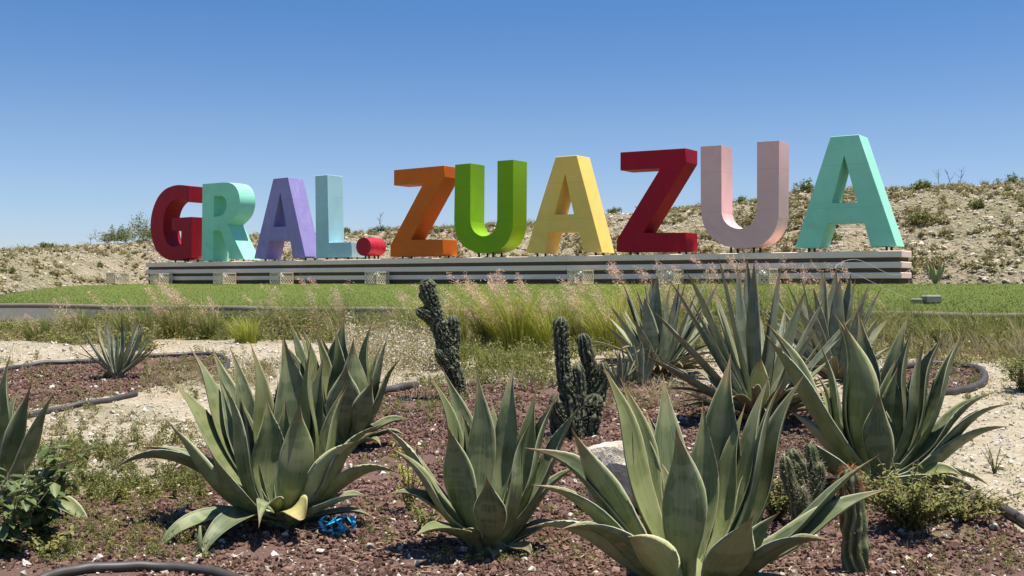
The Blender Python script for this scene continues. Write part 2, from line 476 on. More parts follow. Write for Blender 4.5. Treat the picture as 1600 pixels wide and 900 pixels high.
M['hillbush'] = veg('hill_bush', (0.10, 0.13, 0.04), (0.25, 0.27, 0.09), 0.25)
M['broadleaf'] = veg('broad_leaf', (0.06, 0.095, 0.03), (0.13, 0.17, 0.055), 0.2, 0.45)
M['twig'] = simple('dry_twig', (0.16, 0.12, 0.08), 0.9)
M['hose'] = simple('black_hose', (0.05, 0.043, 0.038), 0.5, 0.3, 12, 0.4)
M['concrete'] = simple('grey_concrete', (0.62, 0.56, 0.48), 0.9, 0.18, 2.5, bump=0.3)
M['coping'] = simple('dusty_rubber_coping', (0.15, 0.125, 0.10), 0.8, 0.3, 5, bump=0.3)
M['slab'] = simple('painted_slab', (0.88, 0.69, 0.57), 0.75, 0.10, 3.0, bump=0.15)
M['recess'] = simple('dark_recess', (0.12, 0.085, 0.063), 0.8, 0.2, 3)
M['steel'] = simple('dark_steel', (0.03, 0.03, 0.03), 0.6)
M['cream'] = simple('cream_painted_metal', (0.66, 0.56, 0.40), 0.6, 0.15, 20)
M['lampmetal'] = simple('lamp_housing', (0.35, 0.36, 0.36), 0.45, 0.2, 20)
M['lamplens'] = simple('lamp_lens', (0.85, 0.85, 0.83), 0.25, 0.05, 5, 0.5)
M['blue'] = simple('blue_plastic_ribbon', (0.02, 0.33, 0.60), 0.4, 0.2, 10, 0.5)
M['white_plastic'] = simple('white_plastic', (0.42, 0.40, 0.36), 0.6)
M['greyrock'] = simple('grey_block', (0.22, 0.22, 0.19), 0.9, 0.4, 9, bump=0.5)

def boulder_mat():
    m = NT('white_boulder'); n = m.noise(7, 6, 0.7); n2 = m.noise(28, 5, 0.7); v = m.vor(9)
    c = m.mix(m.ramp(n, 0.35, 0.65), (0.42, 0.35, 0.26), (0.74, 0.70, 0.62))
    c = m.mix(m.math('MULTIPLY', m.ramp(n2, 0.55, 0.68), 0.7), c, (0.25, 0.20, 0.15))
    return m.done(c, 0.95, 0.1, m.bump(m.math('ADD', n, n2), 0.9, 0.03))
M['boulder'] = boulder_mat()
M['orange_rock'] = stone_mat('orange_stone', (0.55, 0.30, 0.17), (0.65, 0.40, 0.25))
def cactus_mat(name, a, b, tipc):
    m = NT(name); rdg = m.attr('ridge'); n = m.noise(25, 4, 0.7)
    c = m.mix(m.ramp(n, 0.3, 0.7), a, b)
    c = m.mix(m.math('MULTIPLY', m.ramp(rdg, 0.45, 0.85), 0.75), c, tipc)
    return m.done(c, 0.7, 0.25, m.bump(n, 0.5, 0.01))
M['cactus_dark'] = cactus_mat('monstrose_cactus', (0.030, 0.036, 0.018), (0.052, 0.062, 0.03), (0.17, 0.175, 0.11))
M['cactus_green'] = cactus_mat('green_cactus', (0.05, 0.066, 0.028), (0.095, 0.115, 0.05), (0.20, 0.20, 0.10))
M['spine'] = simple('orange_spines', (0.42, 0.18, 0.07), 0.6)
M['spine_pale'] = simple('pale_spines', (0.45, 0.40, 0.30), 0.6)

# ------------------------------------------------------------------ ground sheet
def px_poly_world(pts):
    a = np.array(pts, float); x, y = ground_at(a[:, 0], a[:, 1]); return np.stack([x, y], 1)
def inside(poly, x, y):
    x = np.asarray(x); y = np.asarray(y); r = np.zeros(x.shape, bool); n = len(poly)
    for i in range(n):
        x1, y1 = poly[i]; x2, y2 = poly[(i + 1) % n]
        c = ((y1 > y) != (y2 > y)) & (x < (x2 - x1) * (y - y1) / ((y2 - y1) if y2 != y1 else 1e-9) + x1)
        r ^= c
    return r
BED_A = px_poly_world([(-900, 1600), (-300, 800), (0, 782), (150, 778), (250, 765), (290, 710), (420, 655), (560, 622), (610, 614), (700, 600), (860, 596), (960, 596), (1080, 600), (1180, 610), (1290, 630), (1360, 690), (1440, 745), (1500, 785), (1545, 797), (1600, 832), (1800, 905), (2400, 1600)])
BED_B = px_poly_world([(-120, 620), (-80, 600), (0, 582), (60, 572), (130, 566), (240, 556), (330, 555), (352, 566), (340, 584), (280, 600), (215, 613), (130, 626), (45, 640), (-60, 655)])
BED_C = px_poly_world([(1330, 600), (1380, 580), (1460, 571), (1505, 572), (1535, 583), (1532, 601), (1500, 611), (1450, 618), (1380, 622)])
ROCKP = []
def bedmask(x, y): return (inside(BED_A, x, y) | inside(BED_B, x, y) | inside(BED_C, x, y))

ax = np.concatenate([[-3000, -1200, -500, -250, -120, -70, -45, -32], np.arange(-24, -9, 0.5), np.arange(-9, 9.01, 0.06), np.arange(9.5, 25, 0.5), [32, 45, 70, 120, 250, 500, 1200, 3000]])
ay = np.concatenate([[-3000, -1200, -500, -200, -80, -40, -20, -10, -5, -2, 0, 2, 3, 4], np.arange(4.6, 20, 0.07), np.arange(20.2, 36, 0.6), [40, 46, 55, 70, 100, 160, 300, 700, 1500, 3000]])
X, Y = np.meshgrid(ax, ay)
Z = gz(X, Y)
bedv = bedmask(X, Y).astype(float)
Z = Z + bedv * 0.0
k_ = X / np.maximum(Y, 0.1)
PX = 800 + k_ * F; PY = HOR + (CAMZ - Z) / np.maximum(Y, 0.1) * F
VEGR = [(-200, 700, 480, 541), (560, 1000, 470, 560), (220, 460, 560, 615), (600, 1000, 578, 604), (1330, 1700, 470, 548), (-100, 330, 690, 775), (60, 300, 625, 665), (1380, 1560, 790, 850)]
vegv = np.zeros_like(X)
for a, b, c, d in VEGR:
    wob = (fbm(X * .8, Y * .8, 15) - .45) * 60
    vegv = np.maximum(vegv, np.clip((PX - a + wob) / 50, 0, 1) * np.clip((b - PX + wob) / 50, 0, 1) * np.clip((PY - c) / 12, 0, 1) * np.clip((d - PY + wob * .3) / 14 + .5, 0, 1))
nx, ny = len(ax), len(ay)
idx = np.arange(nx * ny).reshape(ny, nx)
Fa = np.stack([idx[:-1, :-1], idx[:-1, 1:], idx[1:, 1:], idx[1:, :-1]], -1).reshape(-1, 4)
g = link('ground', np_mesh('ground', np.stack([X, Y, Z], -1), Fa, {'bed': bedv.ravel(), 'veg': vegv.ravel()}, True), M['ground'])
tag(g, kind='structure')

# ------------------------------------------------------------------ lawn and hill
ks = np.linspace(-1.35, 1.35, 260); ts = np.linspace(0, 1, 26)
Kg, Tg = np.meshgrid(ks, ts)
D0, D1 = kerb_d(Kg) + 0.06, back_d(Kg) + 0.5
D = D0 + (D1 - D0) * Tg
bz = back_z(Kg)
tl = np.clip((D - D0) / (back_d(Kg) - D0), 0, 1)
Zl = KERBZ - 0.005 + (bz - KERBZ) * tl + 0.015 * (fbm(Kg * D, D, 5) - 0.5) * (1 - tl)
idx = np.arange(Kg.size).reshape(Kg.shape)
Fa = np.stack([idx[:-1, :-1], idx[:-1, 1:], idx[1:, 1:], idx[1:, :-1]], -1).reshape(-1, 4)
tag(link('lawn', np_mesh('lawn', np.stack([Kg * D, D, Zl], -1), Fa, None, True), M['lawn']), kind='structure')
def lawn_point(k, t):
    d0 = kerb_d(k) + 0.06; d = d0 + (back_d(k) - d0) * t
    return k * d, d, KERBZ + (back_z(k) - KERBZ) * t
def lawn_at(px, py):
    k = (px - 800) / F
    best = min((abs(HOR + (CAMZ - lawn_point(k, t)[2]) / lawn_point(k, t)[1] * F - py), t) for t in np.linspace(0, 1, 60))
    return lawn_point(k, best[1])

ks = np.linspace(-1.35, 1.35, 700)
ts = np.concatenate([np.linspace(0, 1, 60), [1.02, 1.05, 1.1, 1.2, 1.4, 1.7, 2.0]])
Kg, Tg = np.meshgrid(ks, ts)
hx, hy, hz = hill(Kg, Tg)
idx = np.arange(Kg.size).reshape(Kg.shape)
Fa = np.stack([idx[:-1, :-1], idx[:-1, 1:], idx[1:, 1:], idx[1:, :-1]], -1).reshape(-1, 4)
tag(link('hill', np_mesh('hill', np.stack([hx, hy, hz], -1), Fa, None, True), M['hill']), kind='structure')

# stones on the hill
parts = []
n = 34000
kk = rng.uniform(-0.7, 0.7, n); tt = rng.uniform(0, 1.0, n)
x, y, z = hill(kk, tt)
size = 0.020 * (1 - rng.uniform(0, 1, n)) ** -0.45
size = np.minimum(size, 0.085) * rng.uniform(0.8, 1.3, n)
for q in range(3):
    TV, TF = ico(q + 1); s = slice(q, None, 3)
    sc3 = size[s][:, None] * rng.uniform(0.6, 1.2, (len(size[s]), 3)); sc3[:, 2] *= 0.75
    parts.append(scatter(TV, TF, np.stack([x, y, z + size * 0.15], 1)[s], rotmats(len(size[s]), 0.5), sc3, rng.uniform(0, 1, len(size[s])) ** 1.2))
V, Fa, rv = merge(parts)
tag(link('hill_stones', np_mesh('hill_stones', V, Fa, {'rnd': rv}), M['hillstone']), 'pale limestone rubble strewn over the hillside behind the letters', 'stones', kind='stuff')

# ------------------------------------------------------------------ leafy stuff generators
QUAD_V = np.array([(0, 0, 0), (0.32, 0.45, 0.05), (0, 1, 0), (-0.32, 0.45, 0.05)], float)      # a small leaf
QUAD_F = np.array([(0, 1, 2, 3)])
def leaf_cloud(cx, cy, cz, r, h, n, size, r_=rng, narrow=1.0, droop=1.2):
    """leaf-sized quads filling a lumpy dome of radius r and height h at each centre (arrays)"""
    cx, cy, cz, r, h = (np.atleast_1d(np.asarray(v, float)) for v in (cx, cy, cz, r, h))
    m = len(cx); tot = m * n
    a = r_.uniform(0, 2 * math.pi, (m, n)); q = r_.uniform(0, 1, (m, n)) ** 0.6; e = r_.uniform(0, 1, (m, n))
    lump = 0.6 + 0.4 * np.sin(a * 3 + r_.uniform(0, 6, (m, 1))) * np.sin(a * 2 + r_.uniform(0, 6, (m, 1)))
    rad = r[:, None] * q * lump * np.sqrt(np.clip(1 - e ** 2 * 0.85, 0, 1))
    P = np.stack([cx[:, None] + rad * np.cos(a), cy[:, None] + rad * np.sin(a), cz[:, None] + h[:, None] * e * (0.55 + 0.45 * r_.uniform(0, 1, (m, n)))], -1).reshape(-1, 3)
    s = size * r_.uniform(0.5, 1.4, tot)
    sc3 = np.stack([s * narrow, s, s], 1)
    rv = np.clip(np.repeat(r_.uniform(0, 1, m), n) * 0.5 + r_.uniform(0, 0.5, tot), 0, 1)
    return scatter(QUAD_V, QUAD_F, P, rotmats(tot, droop, r_), sc3, rv)

def blades(cx, cy, cz, spread, h, n, wid, lean=(0, 0), r_=rng, seg=4, curl=0.5):
    """curved grass blades, n at each centre"""
    cx, cy, cz, h, spread = (np.atleast_1d(np.asarray(v, float)) for v in (cx, cy, cz, h, spread))
    m = len(cx); tot = m * n
    a = r_.uniform(0, 2 * math.pi, tot); q = np.sqrt(r_.uniform(0, 1, tot)) * np.repeat(spread, n) if len(spread) == m else np.sqrt(r_.uniform(0, 1, tot)) * spread[0]
    bx = np.repeat(cx, n) + q * np.cos(a) * 0.5; by = np.repeat(cy, n) + q * np.sin(a) * 0.5; bz_ = np.repeat(cz, n)
    H = np.repeat(h, n) if len(h) == m else np.full(tot, h[0])
    H = H * r_.uniform(0.45, 1.05, tot)
    out = r_.uniform(0.05, curl, tot) * H
    dx = np.cos(a) * out + lean[0] * H; dy = np.sin(a) * out + lean[1] * H
    tt = np.linspace(0, 1, seg + 1)[None]
    px_ = bx[:, None] + dx[:, None] * tt ** 1.8; py_ = by[:, None] + dy[:, None] * tt ** 1.8
    pz_ = bz_[:, None] + H[:, None] * (tt - 0.18 * tt ** 3)
    ang = r_.uniform(0, math.pi, tot)
    ww = wid * r_.uniform(0.6, 1.3, tot)[:, None] * (1 - 0.9 * tt)
    L = np.stack([px_ - np.cos(ang)[:, None] * ww / 2, py_ - np.sin(ang)[:, None] * ww / 2, pz_], -1)
    Rr = np.stack([px_ + np.cos(ang)[:, None] * ww / 2, py_ + np.sin(ang)[:, None] * ww / 2, pz_], -1)
    V = np.stack([L, Rr], 2).reshape(-1, 3)
    b = (np.arange(tot) * (seg + 1) * 2)[:, None] + (np.arange(seg) * 2)[None]
    Fa = np.stack([b, b + 1, b + 3, b + 2], -1).reshape(-1, 4)
    rv = np.repeat(r_.uniform(0, 1, tot), (seg + 1) * 2)
    tips = np.stack([px_[:, -1], py_[:, -1], pz_[:, -1]], 1)
    return (V, Fa, rv), tips, np.stack([dx, dy, H * 0.5], 1)

# scrub on the hill
def stuff_obj(name, prt, mat, label, cat):
    V, Fa, rv = merge(prt) if isinstance(prt, list) else prt
    return tag(link(name, np_mesh(name, V, Fa, {'rnd': rv}), mat), label, cat, kind='stuff')
n = 8500
kk = rng.uniform(-0.68, 0.68, n); tt = rng.uniform(0.02, 1.0, n)
x, y, z = hill(kk, tt)
dens = fbm(x * 0.5, y * 0.5, 77, 3)
keep = dens + 0.10 * tt + rng.uniform(-0.12, 0.12, n) > 0.44
x, y, z, tt = x[keep], y[keep], z[keep], tt[keep]
rr = rng.uniform(0.06, 0.30, len(x))
cl1 = leaf_cloud(x, y, z - 0.02, rr, rr * rng.uniform(0.45, 0.9, len(x)), 46, 0.085, narrow=0.8)
stuff_obj('hill_scrub', [cl1], M['hillscrub'], 'low dry olive scrub in patches over the rubble hill', 'scrub')
sel = rng.uniform(0, 1, len(x)) < 0.4
b_, _, _ = blades(x[sel], y[sel], z[sel] - 0.02, 0.2, rng.uniform(0.15, 0.42, sel.sum()), 14, 0.014, r_=rng, seg=2)
stuff_obj('hill_grass', [b_], M['weed_olive'], 'thin dry grass tufts growing between the hill stones', 'grass')

# shrubs on the hill that can be told apart
def shrub(loc, r, h, nl, size, label, mat, group=None, name='hill_shrub', narrow=0.6, stems=5):
    e = thing(name, label, 'shrub', loc, group)
    prt = []
    m = max(3, int(nl / 60))
    a = rng.uniform(0, 6.28, m); q = rng.uniform(0, 0.7, m) * r
    for i in range(m):
        hh = h * rng.uniform(0.45, 1.0)
        prt.append(leaf_cloud([q[i] * math.cos(a[i])], [q[i] * math.sin(a[i])], [hh * 0.25], [r * rng.uniform(.25, .5)], [hh * 0.75], 60, size, narrow=narrow, droop=2.4))
    V, Fa, rv = merge(prt)
    link('foliage', np_mesh('foliage', V, Fa, {'rnd': rv}), mat, e)
    mb = MB()
    for i in range(stems):
        aa = rng.uniform(0, 6.28); rr_ = r * rng.uniform(0.1, 0.6)
        mb.tube([(0, 0, -0.05), (rr_ * .4 * math.cos(aa), rr_ * .4 * math.sin(aa), h * .35), (rr_ * math.cos(aa), rr_ * math.sin(aa), h * .7)], [0.014, 0.009, 0.003], 5)
    mb.build('stem', M['twig'], e)
    return e
def hill_at(px, py):
    k = (px - 800) / F
    tv = np.linspace(0.02, 1.0, 140); hx_, hy_, hz_ = hill(np.full(140, k), tv)
    pr = HOR + (CAMZ - hz_) / hy_ * F
    i = int(np.argmin(np.abs(pr - py))); return (hx_[i], hy_[i], hz_[i] - 0.03)
crest = lambda px: hill_at(px, 0)
HS = [(196, None, 1.15, 1.05, 900, 'tallest bushy green shrub on the crest left of the first letter'),
      (222, None, 1.0, 1.75, 650, 'airy shrub on the crest touching the left edge of the dark red G'),
      (168, None, 0.9, 0.9, 450, 'lower bush at the left end of the crest shrubs'),
      (232, None, 1.0, 0.9, 500, 'dense low bush behind the left edge of the red G'),
      (76, None, 0.5, 0.3, 220, 'small yellow green bush on the far left skyline'),
      (1432, 349, 0.55, 0.42, 420, 'dark round bush on the slope right of the last letter'),
      (1575, 303, 0.4, 0.3, 220, 'bright green tuft near the crest at the right edge'),
      (1530, 326, 0.42, 0.32, 260, 'yellow green bush halfway down the right slope'),
      (1445, None, 0.6, 0.33, 260, 'bush on the crest just right of the last letter'),
      (1255, None, 0.55, 0.5, 300, 'spiky shrub on the crest left of the turquoise A'),
      (1160, None, 0.7, 0.4, 380, 'green shrub on the skyline framed by the pink U'),
      (1170, 352, 0.5, 0.3, 260, 'low bush on the slope seen inside the pink U'),
      (1005, None, 0.5, 0.3, 220, 'small bush on the skyline under the red Z'),
      (1297, 377, 0.35, 0.4, 240, 'grey green bush under the crossbar of the turquoise A'),
      (1460, 424, 0.9, 0.6, 420, 'dry brown bush at the foot of the hill beside the plinth end'),
      (158, 418, 0.45, 0.3, 200, 'yellow green bush on the slope above the leftmost lamp cage'),
      (90, 432, 0.5, 0.35, 240, 'grey bush low on the left slope above the lawn'),
      (12, 428, 0.5, 0.3, 200, 'green bush low on the slope at the left edge'),
      (540, None, 0.5, 0.35, 240, 'thin bush on the skyline right of the pale blue L'),
      (593, None, 0.45, 0.45, 180, 'twiggy bush on the skyline above the red full stop'),
      (690, 362, 0.5, 0.3, 220, 'bush on the slope seen between orange Z and green U'),
      (960, None, 0.6, 0.35, 240, 'bush on the crest right of the yellow A'),
      (1585, None, 0.8, 0.5, 280, 'dark bush on the skyline at the right edge')]
for px, py, r_, h_, nl, lab in HS:
    p = hill_at(px, py if py else 0)
    shrub(p, r_, h_, int(nl * 1.7), 0.10, lab, M['hillbush'] if ('green' in lab or 'dark' in lab or py is None) else M['hillscrub'])
# bare stalks against the sky
def stalk(px, h_, label, lean=0.0, nb=7):
    p = hill_at(px, 0); mb = MB(); r = random.Random(px)
    mb.tube([(0, 0, -0.1), (lean * .5, 0, h_ * .5), (lean, 0, h_)], [0.012, 0.009, 0.004], 5)
    for i in range(nb):
        t = r.uniform(0.35, 1.0); a = r.uniform(0, 6.28); L = r.uniform(.08, .25)
        mb.tube([(lean * t, 0, h_ * t), (lean * t + L * math.cos(a), L * math.sin(a), h_ * t + L)], [0.007, 0.003], 4)
    o = mb.build('dry_stalk', M['twig']); o.location = p
    tag(o, label, 'stalk')
stalk(1466, 0.62, 'tall bare stalk on the skyline nearest the last letter')
stalk(1487, 0.5, 'leaning bare stalk on the skyline with few twigs', -0.15)
stalk(1500, 0.58, 'forked bare stalk on the skyline right of the leaning one', 0.05)
stalk(594, 0.75, 'bare twiggy stalk on the skyline above the red full stop', 0.0, 12)
stalk(141, 0.5, 'small bare stalk on the left skyline before the shrubs', 0.05)

# ------------------------------------------------------------------ retaining wall and its coping
wall = thing('retaining_wall', 'long low grey concrete wall edging the lawn, topped by a dark rounded coping', 'wall', (0, 0, 0))
kk = np.linspace(-1.3, 1.3, 160)
V = []; Fs = []
for k in kk:
    d = float(kerb_d(k)); b = float(gz(k * d, d)) - 0.5
    for dd, zz in ((d, b), (d, KERBZ - 0.055), (d + 0.18, KERBZ - 0.055), (d + 0.18, b)):
        V.append((k * dd, dd, zz))
for i in range(len(kk) - 1):
    for q in range(3):
        a = i * 4 + q; Fs.append((a, a + 4, a + 5, a + 1))
link('wall_face', polymesh('wall_face', V, Fs), M['concrete'], wall)
mb = MB()
pts = [(k * float(kerb_d(k)) * 1.0, float(kerb_d(k)) + 0.05, KERBZ - 0.02 + 0.012 * math.sin(k * 40)) for k in kk]
mb.tube(pts, 0.072, 10)
mb.build('coping', M['coping'], wall, True)

# ------------------------------------------------------------------ plinth
S_R = float(s_of((1409 - 800) / F, 0.1)); S_L = float(s_of((228 - 800) / F, 0.1))
def PS(s, off, z=0.0):
    """point at s along the letters, off metres behind the front plane"""
    return Vector((P0[0] + UX * s - NX * off, P0[1] + UY * s - NY * off, z))
pl = thing('plinth', 'long low plinth of three pale slabs with dark recesses carrying the letters', 'plinth', PS((S_R + S_L) / 2, 0.4, 1.48))
def prism_s(s0, s1, o0, o1, z0, z1, bev=0.0):
    c = PS((s0 + s1) / 2, (o0 + o1) / 2, (z0 + z1) / 2)
    base = pl.location
    return MB().box((c.x - base.x, c.y - base.y, c.z - base.z), (abs(s1 - s0), o1 - o0, z1 - z0), (UX, UY), bev)
ztop = 1.5 + 0.845
hts = [0.17, 0.115, 0.16, 0.115, 0.155, 0.13]
z = ztop
for i, hh in enumerate(hts):
    if i % 2 == 0:
        nseg = 6; L = (S_L - S_R) / nseg
        for q in range(nseg):
            prism_s(S_R + q * L + 0.004, S_R + (q + 1) * L - 0.004, -0.1, 0.92, z - hh, z, 0.012).build('slab', M['slab'], pl)
    else:
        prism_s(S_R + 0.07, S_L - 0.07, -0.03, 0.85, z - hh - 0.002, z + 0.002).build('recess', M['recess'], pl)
    z -= hh

# ------------------------------------------------------------------ letters
def Z1(p): return (200 + p[0] / 3.75, 240 + p[1] / 3.75)
def Z2(p): return (580 + p[0] / 3.75, 220 + p[1] / 3.75)
def Z3(p): return (920 + p[0] * .325, 190 + p[1] * .325)
def to_plane(p):
    k = (p[0] - 800) / F; s = float(s_of(k)); d = P0[1] + UY * s
    return s, CAMZ - (p[1] - HOR) / F * d
DEP = 0.8
def refine(pts, curved):
    """round the runs between the listed indices with Catmull-Rom"""
    out = []; n = len(pts)
    for i in range(n):
        a = pts[i]; out.append(a)
        if i in curved and (i + 1) % n < n:
            p0 = pts[i - 1] if (i - 1) in curved else a
            p1, p2 = a, pts[(i + 1) % n]
            p3 = pts[(i + 2) % n] if ((i + 1) % n) in curved else p2
            for j in range(1, 5):
                t = j / 5
                out.append(tuple(0.5 * (2 * p1[c] + (p2[c] - p0[c]) * t + (2 * p0[c] - 5 * p1[c] + 4 * p2[c] - p3[c]) * t * t + (3 * p1[c] - p0[c] - 3 * p2[c] + p3[c]) * t ** 3) for c in (0, 1)))
    return out
def letter(label, outer, holes, fz, mat, legs_px, curved=(), hcurved=(), name='letter', legz=None):
    pl0 = [to_plane(fz(p)) for p in refine(outer, set(curved))]
    hl = [[to_plane(fz(p)) for p in refine(h, set(hcurved))] for h in holes]
    ss = [p[0] for p in pl0]; zs = [p[1] for p in pl0]
    s0 = (min(ss) + max(ss)) / 2; zb = min(zs)
    o = thing(name, label, 'letter', PS(s0, DEP / 2, zb), 'letters of the town name')
    base = o.location
    loops = [pl0] + hl
    V = []; Fs = []
    tess = tessellate_polygon([[Vector((a, b, 0)) for a, b in lp] for lp in loops])
    flat = [p for lp in loops for p in lp]; n = len(flat)
    for off in (0, DEP):
        for a, b in flat:
            V.append(PS(a, off, b) - base)
    def nrm(t, sh):
        A, B, Cc = (V[i + sh] for i in t); return (B - A).cross(Cc - A)
    for t in tess:
        if nrm(t, 0).dot(Vector((NX, NY, 0))) > 0: Fs.append(tuple(t)); Fs.append(tuple(i + n for i in reversed(t)))
        else: Fs.append(tuple(reversed(t))); Fs.append(tuple(i + n for i in t))
    st = 0
    for lp in loops:
        m = len(lp)
        area = sum(lp[i][0] * lp[(i + 1) % m][1] - lp[(i + 1) % m][0] * lp[i][1] for i in range(m))
        hole = lp is not loops[0]
        for i in range(m):
            a = st + i; b = st + (i + 1) % m
            f = (a, b, b + n, a + n)
            if (area > 0) != hole: f = f[::-1]
            Fs.append(f)
        st += m
    me = polymesh('body', V, Fs)
    import bmesh
    bm = bmesh.new(); bm.from_mesh(me); bmesh.ops.recalc_face_normals(bm, faces=bm.faces)
    for f_ in bm.faces: f_.smooth = True
    for e_ in bm.edges:
        if len(e_.link_faces) == 2: e_.smooth = e_.calc_face_angle(0) < R(24)
        else: e_.smooth = False
    bm.to_mesh(me); bm.free()
    b_ = link('letter_body', me, mat, o)
    md = b_.modifiers.new('bev', 'BEVEL'); md.width = 0.012; md.segments = 2; md.limit_method = 'ANGLE'; md.angle_limit = R(40)
    md.harden_normals = False
    for lx in legs_px:
        s = to_plane(fz((lx, 0)))[0]
        for off in (0.14, 0.62):
            c = PS(s, off, (ztop + zb + 0.06) / 2) - base
            MB().box(c, (0.05, 0.05, zb + 0.06 - ztop), (UX, UY)).build('leg', mat if legz else M['steel'], o)
    return o

letter('dark red capital G, leftmost letter of the town name',
       [(360,190),(330,186),(295,184),(255,192),(215,212),(180,250),(155,300),(138,360),(132,420),(137,480),(152,535),(178,580),(215,612),(262,627),(310,622),(345,612),(372,600),(374,371),(256,378),(257,452),(312,450),(312,528),(290,543),(262,545),(235,530),(215,490),(207,430),(210,370),(225,320),(250,285),(285,266),(325,263),(358,285)],
       [], Z1, paint('paint_dark_red', (0.30, 0.004, 0.016), 0.05), (262, 335), curved=list(range(0, 16)) + list(range(21, 31)))
letter('mint green capital R, second letter beside the red G',
       [(437,178),(560,168),(598,172),(628,190),(647,225),(655,275),(648,325),(628,370),(583,415),(682,620),(603,618),(566,520),(550,470),(540,450),(500,450),(500,627),(432,627)],
       [[(503,250),(548,248),(568,262),(578,290),(576,325),(560,352),(535,366),(503,370)]], Z1, paint('paint_mint', (0.27, 0.70, 0.50)), (470, 662), curved=[1,2,3,4,5,6,7], hcurved=[1,2,3,4,5])
letter('purple capital A between the mint R and pale blue L',
       [(852,147),(938,138),(1040,610),(968,612),(948,508),(828,512),(806,618),(738,616)], [[(892,230),(850,430),(927,426)]], Z1, paint('paint_purple', (0.29, 0.25, 0.53), 0.6), (790, 1025))
letter('pale blue capital L before the round full stop',
       [(1097,130),(1170,123),(1178,521),(1310,517),(1312,606),(1102,612)], [], Z1, paint('paint_pale_blue', (0.38, 0.62, 0.68)), (1150, 1275))
circ = [(1380 + 44 * math.cos(a * math.pi / 18), 545 + 54 * math.sin(a * math.pi / 18)) for a in range(36)]
letter('small red round full stop after the pale blue L', circ, [], Z1, paint('paint_bright_red', (0.42, 0.012, 0.03), 0.2), (1376, 1398), name='full_stop')
letter('orange capital Z right of the round full stop',
       [(133,172),(430,145),(430,212),(230,580),(420,577),(420,672),(112,680),(112,612),(305,250),(133,262)], [], Z2, paint('paint_orange', (0.66, 0.14, 0.008), 0.05), (170, 388))
letter('bright green capital U between orange Z and yellow A',
       [(492,140),(582,132),(580,470),(590,510),(612,540),(645,558),(680,555),(710,538),(730,505),(738,460),(740,118),(833,111),(830,500),(815,560),(785,610),(740,642),(680,660),(620,655),(560,630),(518,590),(495,540),(486,470)],
       [], Z2, paint('paint_green', (0.20, 0.39, 0.002), 0.06), (617, 700), curved=list(range(2, 9)) + list(range(12, 21)))
letter('yellow capital A between green U and dark red Z',
       [(1080,95),(1205,85),(1353,655),(1250,652),(1214,530),(1040,535),(1014,660),(905,657)], [[(1135,195),(1073,432),(1187,430)]], Z2, paint('paint_yellow', (0.90, 0.60, 0.15), 0.25), (960, 1302))
letter('dark red capital Z, the larger one left of the pink U',
       [(151,148),(467,128),(467,195),(262,535),(467,533),(467,625),(133,627),(133,570),(343,225),(151,235)], [], Z3, paint('paint_crimson', (0.36, 0.002, 0.020), 0.05), (190, 425))
letter('dusty pink capital U between dark red Z and turquoise A',
       [(537,120),(637,113),(638,440),(650,475),(675,500),(710,514),(745,512),(778,495),(800,465),(808,430),(808,98),(915,91),(912,460),(895,520),(860,570),(810,598),(750,610),(690,606),(630,585),(580,545),(550,490),(538,420)],
       [], Z3, paint('paint_pink', (0.80, 0.49, 0.48), 0.25), (675, 785), curved=list(range(2, 9)) + list(range(12, 21)))
letter('turquoise capital A, the tallest letter at the right end',
       [(1160,73),(1298,62),(1480,598),(1355,602),(1322,485),(1145,490),(1110,607),(990,608)], [[(1226,165),(1167,392),(1290,389)]], Z3, paint('paint_turquoise', (0.31, 0.72, 0.55), 0.3), (1050, 1425))

# ------------------------------------------------------------------ lamp cages
def cage_proto():
    e = thing('lamp_cage', 'x', 'cage')
    wS, dN, h = 0.5, 0.62, 0.43       # along the row, away from it, height
    fr = MB()
    for a in (-wS / 2, wS / 2):
        for b in (-dN / 2, dN / 2):
            fr.box((a, b, h / 2), (0.035, 0.035, h))
    for z in (0.02, h - 0.02):
        for b in (-dN / 2, dN / 2): fr.box((0, b, z), (wS - 0.036, 0.03, 0.03))
        for a in (-wS / 2, wS / 2): fr.box((a, 0, z), (0.03, dN - 0.036, 0.03))
    fr.build('frame', M['cream'], e)
    for side in range(4):
        mb = MB(); L = wS if side < 2 else dN
        nd = 4 if side < 2 else 5
        st = L / nd
        for i in range(-5, nd + 6):
            for sg in (1, -1):
                x0 = -L / 2 + i * st; x1 = x0 + sg * h
                # clip to the panel
                t0, t1 = 0.0, 1.0
                dx = x1 - x0
                ta = (-L / 2 + .01 - x0) / dx; tb = (L / 2 - .01 - x0) / dx
                t0 = max(t0, min(ta, tb)); t1 = min(t1, max(ta, tb))
                if t1 - t0 < 0.04: continue
                A = (x0 + dx * t0, h * t0); B = (x0 + dx * t1, h * t1)
                def P(u, v, o): 
                    if side == 0: return (u, -dN / 2 - o, v)
                    if side == 1: return (u, dN / 2 + o, v)
                    if side == 2: return (-wS / 2 - o, u, v)
                    return (wS / 2 + o, u, v)
                hw = 0.016
                nx_, ny_ = -(B[1] - A[1]), (B[0] - A[0]); q = math.hypot(nx_, ny_); nx_ *= hw / q; ny_ *= hw / q
                oo = 0.002 if sg > 0 else -0.002
                V = [P(A[0] + nx_, A[1] + ny_, oo), P(A[0] - nx_, A[1] - ny_, oo), P(B[0] - nx_, B[1] - ny_, oo), P(B[0] + nx_, B[1] + ny_, oo)]
                mb.add(V, [(0, 1, 2, 3)])
        mb.build('mesh_panel', M['cream'], e)
    return e
